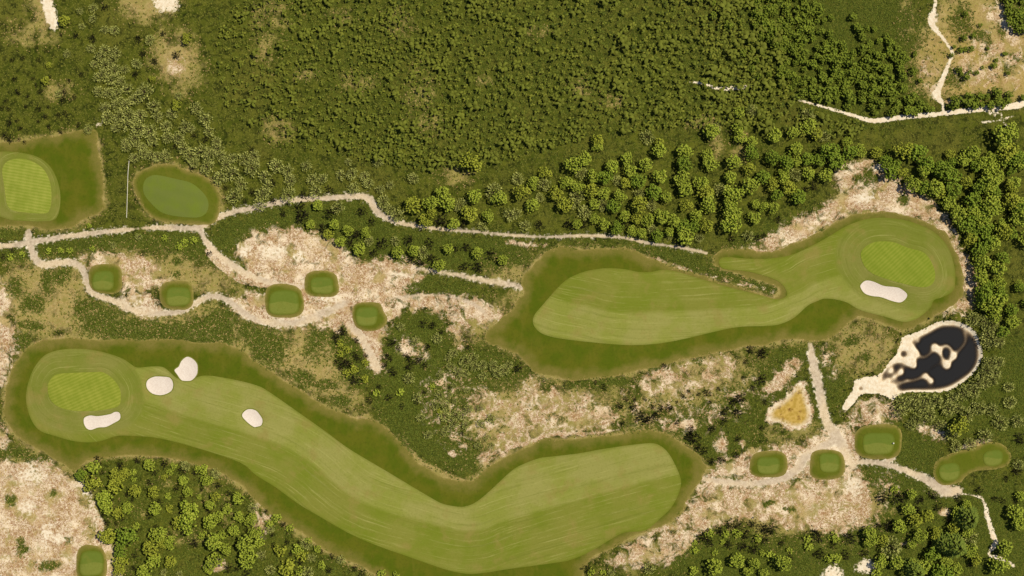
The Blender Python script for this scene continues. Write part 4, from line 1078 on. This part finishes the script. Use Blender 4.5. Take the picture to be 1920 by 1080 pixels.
KIND = {   # name, category, colour words, group, is tree
    'L': ('leafy_tree', 'tree', 'bright green lumpy tree', 'bright green leafy trees', True),
    'Y': ('yellow_leafy_tree', 'yellowish tree', 'yellow-green lumpy tree', 'yellow-green leafy trees', True),
    'D': ('deep_green_tree', 'dark tree', 'deep green leafy tree', 'deep green leafy trees', True),
    'G': ('grey_green_tree', 'small tree', 'grey-green speckled tree', 'grey-green speckled trees', True),
    'P': ('conifer', 'conifer', 'blue-green conifer with drooping boughs', 'conifers', True),
    'F': ('woodland_tree', 'woodland tree', 'dark green woodland tree', 'trees of the dense upper right wood', True),
    'K': ('dark_shrub', 'shrub', 'blackish spiky shrub', 'blackish spiky shrubs', False),
    'b': ('green_bush', 'bush', 'small bright green bush', 'small green bushes', False),
    'y': ('yellow_bush', 'yellowish bush', 'small yellow-green bush', 'small yellow-green bushes', False),
}
LAND = [('left striped green', 160,733), ('oval bunker', 299,723), ('pear-shaped bunker', 350,692), ('lone fairway bunker', 472,784),
        ('unstriped practice green', 330,369), ('white rail', 240,355), ('left edge green', 52,348), ('drop-shaped sand spot', 186,228), ('top left sand strip', 92,25),
        ('dry brown patch', 330,115), ('sharp track corner', 695,375), ('leftmost tee', 195,525), ('second leftmost tee', 333,554), ('largest tee', 532,567), ('tee with bulging side', 689,593),
        ('small tee by the thicket', 603,534), ('grey spur end', 708,695), ('straight fairway tip', 1000,605), ('curving fairway bend', 870,950), ('curving fairway right tip', 1277,900),
        ('hooked turf lobe', 1348,490), ('upper right green', 1683,495), ('scalloped bunker', 1657,547), ('dark pond', 1760,665), ('yellow sand scrape', 1487,780), ('tee inside the path bend', 1554,868),
        ('tee with the white marker', 1648,831), ('lower twin tee', 1779,884), ('upper twin tee', 1861,857), ('bottom edge tee', 174,1055), ('top sand slash', 1385,163), ('pale upper track bend', 1645,226),
        ('pale upper track fork', 1768,210), ('narrow lower right track', 1858,990), ('bottom white sand patch', 1622,1065), ('sand above the right green', 1620,360),
        ('top sand scar', 300,10), ('fork below the practice green', 375,428), ('left edge path crossing', 58,452), ('mid dark bush hollow', 820,700)]
LAND = [l for l in LAND if l[0] != 'mid dark bush hollow']
ORD = ['nearest', 'second nearest', 'third nearest', 'fourth nearest', 'fifth nearest', 'sixth nearest', 'seventh nearest', 'eighth nearest', 'ninth nearest', 'tenth nearest', 'eleventh nearest', 'twelfth nearest']
def label_all(items):
    """each plant is named by its rank of nearness to a landmark, on one side of it"""
    b = {}
    for i, (kd, x, y, r) in enumerate(items):
        d, k = min((math.hypot(x - l[1], y - l[2]), j) for j, l in enumerate(LAND))
        dx, dy = x - LAND[k][1], y - LAND[k][2]
        side = ('right of' if dx > 0 else 'left of') if abs(dx) > abs(dy) else ('below' if dy > 0 else 'above')
        b.setdefault((kd, k, side), []).append((d, i))
    out = {}
    for (kd, k, side), v in b.items():
        for n, (d, i) in enumerate(sorted(v)):
            if n < len(ORD): out[i] = f'{KIND[kd][2]}, {ORD[n]} {side} the {LAND[k][0]}'
            else: out[i] = f'{KIND[kd][2]} {side} the {LAND[k][0]}, past the nearest twelve'
    return out
T = [t for t in T if -25 < t[1] < 1945 and -25 < t[2] < 1105]
LABELS = label_all(T)
prs = random.Random(3)
for i, (kd, px, py, r) in enumerate(T):
    name, cat, _, grp, is_tree = KIND[kd]
    R = r * S * (1.07 if is_tree else 1.12)
    hc = R * (1.15 if kd not in 'Kby' else .6)
    x, y = W((px, py))
    x, y = x * (1 - hc / CAM_H), y * (1 - hc / CAM_H)
    if kd in 'GK':          # plants stand back from the sandy rim of the pond
        d, _, _ = seg_dist(np.array([x]), np.array([y]), BANK, True)
        gap = R * .95 - (-d[0] if inside(np.array([x]), np.array([y]), BANK)[0] else d[0])
        if 0 < gap < 6:
            c_ = Vector((x, y)) - Vector(W((1755, 672))); c_.normalize(); x, y = x + c_.x * gap, y + c_.y * gap
    z = float(ground(x, y)) - .05
    rot = (0, 0, prs.uniform(0, 6.283))
    sc = (R * prs.uniform(.93, 1.07), R * prs.uniform(.93, 1.07), R * prs.uniform(.85, 1.1))
    me = prs.choice(SRC[kd])
    if is_tree:
        e = bpy.data.objects.new(name, None); e.location = (x, y, z); e.rotation_euler = rot; e.scale = sc
        col.objects.link(e)
        for pn, pm in (('trunk', prs.choice(TRUNKS)), ('crown', me)):
            o = bpy.data.objects.new(pn, pm); o.parent = e; col.objects.link(o)
    else:
        e = bpy.data.objects.new(name, me); e.location = (x, y, z); e.rotation_euler = rot; e.scale = sc
        col.objects.link(e)
    tag(e, LABELS[i], cat, grp)

# ------------------------------------------------------------------ saplings on the open field
FIELD = [F([455,-15, 1480,-15, 1470,110, 1490,190, 1560,215, 1640,240, 1560,260, 1340,230, 1120,250, 960,300, 800,320, 640,290, 500,265, 420,190, 400,90])]
fr = np.random.default_rng(11)
fld = np.array(FIELD[0]); sap = []
LAT = lattice(14, 9) * .6 + lattice(45, 10) * .4
cell = {}
for _ in range(90000):
    q = fr.uniform(fld.min(0), fld.max(0))
    if not inside(q[:1], q[1:], fld)[0]: continue

    gapf = 1.7 + 2.7 * float(sample(LAT, q[0], q[1]))
    key = (int(q[0] // 4.7), int(q[1] // 4.7))
    near = [p for a in (-1, 0, 1) for b_ in (-1, 0, 1) for p in cell.get((key[0] + a, key[1] + b_), ())]
    if any((p[0] - q[0]) ** 2 + (p[1] - q[1]) ** 2 < gapf ** 2 for p in near): continue
    if float(sample(dryg, q[0], q[1])) > .5 and fr.random() < .6: continue
    cell.setdefault(key, []).append(q); sap.append(q)
    if len(sap) >= 3800: break
sap = np.array(sap)
sz = fr.uniform(1.1, 2.2, len(sap)) * (1 + 1.0 * fr.random(len(sap)) ** 3) * np.clip(1 - (0 - sap[:, 0] + 60) / 900, .75, 1.1)
order = np.argsort(-sz)
for i in order[:300]:
    x, y = sap[i]
    o = bpy.data.objects.new('sapling', SRC['S'][i % 7]); R = sz[i]
    o.location = (x, y, float(ground(x, y))); o.rotation_euler = (fr.uniform(-.15, .15), fr.uniform(-.15, .15), fr.uniform(0, 6.28)); o.scale = (R, R, R * fr.uniform(.8, 1.2))
    col.objects.link(o)
    tag(o, 'green star-leaved sapling, one of the larger ones on the open upper field', 'sapling', 'larger saplings on the open field')
VV, FF, nb = [], [], 0
src = [sapling_mesh(300 + k) for k in range(7)]
for i in order[300:]:
    V, f = src[i % 7]; a = fr.uniform(0, 6.28); ca, sa = math.cos(a), math.sin(a)
    Q = V * sz[i]; Q = np.column_stack([Q[:, 0] * ca - Q[:, 1] * sa, Q[:, 0] * sa + Q[:, 1] * ca, Q[:, 2]])
    x, y = sap[i]; VV.append(Q + [x, y, float(ground(x, y))]); FF.append(f + nb); nb += len(V)
o = bpy.data.objects.new('small_saplings', fast_mesh('small_saplings', np.concatenate(VV), np.concatenate(FF), M_SAP)); col.objects.link(o)
tag(o, kind='stuff')

# ------------------------------------------------------------------ grass and heather tufts (nobody could count them)
def tufts(name, n, weight, size, mat, seed, up=(.25, .6), blades=3):
    r = np.random.default_rng(seed)
    w = np.clip(weight, 0, 1)
    x = r.uniform(-243, 243, n * 6); y = r.uniform(-138, 138, n * 6)
    keep = r.random(len(x)) < sample(w, x, y)
    x, y = x[keep][:n], y[keep][:n]; n = len(x)
    z = ground(x, y)
    base = np.column_stack([x, y, z - .05])
    V = []
    for b in range(blades):
        a = r.uniform(0, 6.283, n) + b * 2.1; s = r.uniform(*size, n)
        o = np.column_stack([np.cos(a), np.sin(a), np.zeros(n)]); sd = np.column_stack([-np.sin(a), np.cos(a), np.zeros(n)])
        hh = r.uniform(*up, n)[:, None] * np.array([0, 0, 1.])
        p0 = base + sd * s[:, None] * .32; p1 = base - sd * s[:, None] * .32
        p2 = base + o * s[:, None] * .55 - sd * s[:, None] * .22 + hh; p3 = base + o * s[:, None] * .55 + sd * s[:, None] * .22 + hh
        V.append(np.stack([p0, p1, p2, p3], 1))
    V = np.concatenate(V, 1).reshape(-1, 3)
    Fq = np.arange(len(V)).reshape(-1, 4)
    o = bpy.data.objects.new(name, fast_mesh(name, V, Fq, mat)); col.objects.link(o)
    return tag(o, kind='stuff')
M_HEATH = leaf_material('heather_tuft', C(106, 117, 40), C(78, 91, 22), C(40, 51, 8), 0)
M_GRASS = leaf_material('field_grass_tuft', C(118, 118, 44), C(82, 91, 22), C(46, 55, 8), 0)
M_DRY = leaf_material('dry_grass_tuft', C(204, 178, 124), C(168, 144, 86), C(140, 106, 72), 0)
nomow = np.clip(1 - np.clip((blur(mown, 1.2) - .35) * 2.6, 0, 1) + 0, 0, 1)
tee_m = np.zeros(GX.shape)
for l, i, o_ in TEES: tee_m = np.maximum(tee_m, fill(rrect(*o_, 3)))
nomow *= 1 - np.clip(blur(tee_m, .6) * 2, 0, 1)
bare = np.clip(1 - path * 1.5 - clean * 1.2, 0, 1) * (1 - bank_in) * (1 - np.clip(blur(scr, .8) * 1.8, 0, 1))
tufts('heather', 46000, veg * nomow * bare * np.clip(1 - sand * 1.6, 0, 1), (.5, 1.1), M_HEATH, 21, (.12, .35))
tufts('field_grass', 60000, (1 - veg * .6) * nomow * bare * np.clip(1 - sand * 2.5, 0, 1) * np.clip(1 - dryg, .05, 1), (.5, 1.2), M_GRASS, 22, (.08, .25))
tufts('dry_grass', 34000, (np.maximum(dryg * .8, sand * .55)) * nomow * bare, (.35, .8), M_DRY, 23, (.06, .2))
# reeds round the pond rim
rim_w = np.clip(blur(bank_in, 1.6) * 2.2, 0, 1) * (1 - np.clip(blur(bank_in, .8) * 1.6, 0, 1)) + .8 * np.clip(blur(scr, 1.2) * 2.2, 0, 1) * (1 - np.clip(blur(scr, .6) * 1.6, 0, 1))
tufts('reeds', 5200, rim_w * nomow, (.5, 1.2), leaf_material('reed', C(78, 84, 26), C(36, 42, 12), C(12, 14, 5), 0), 24, (.5, 1.0))
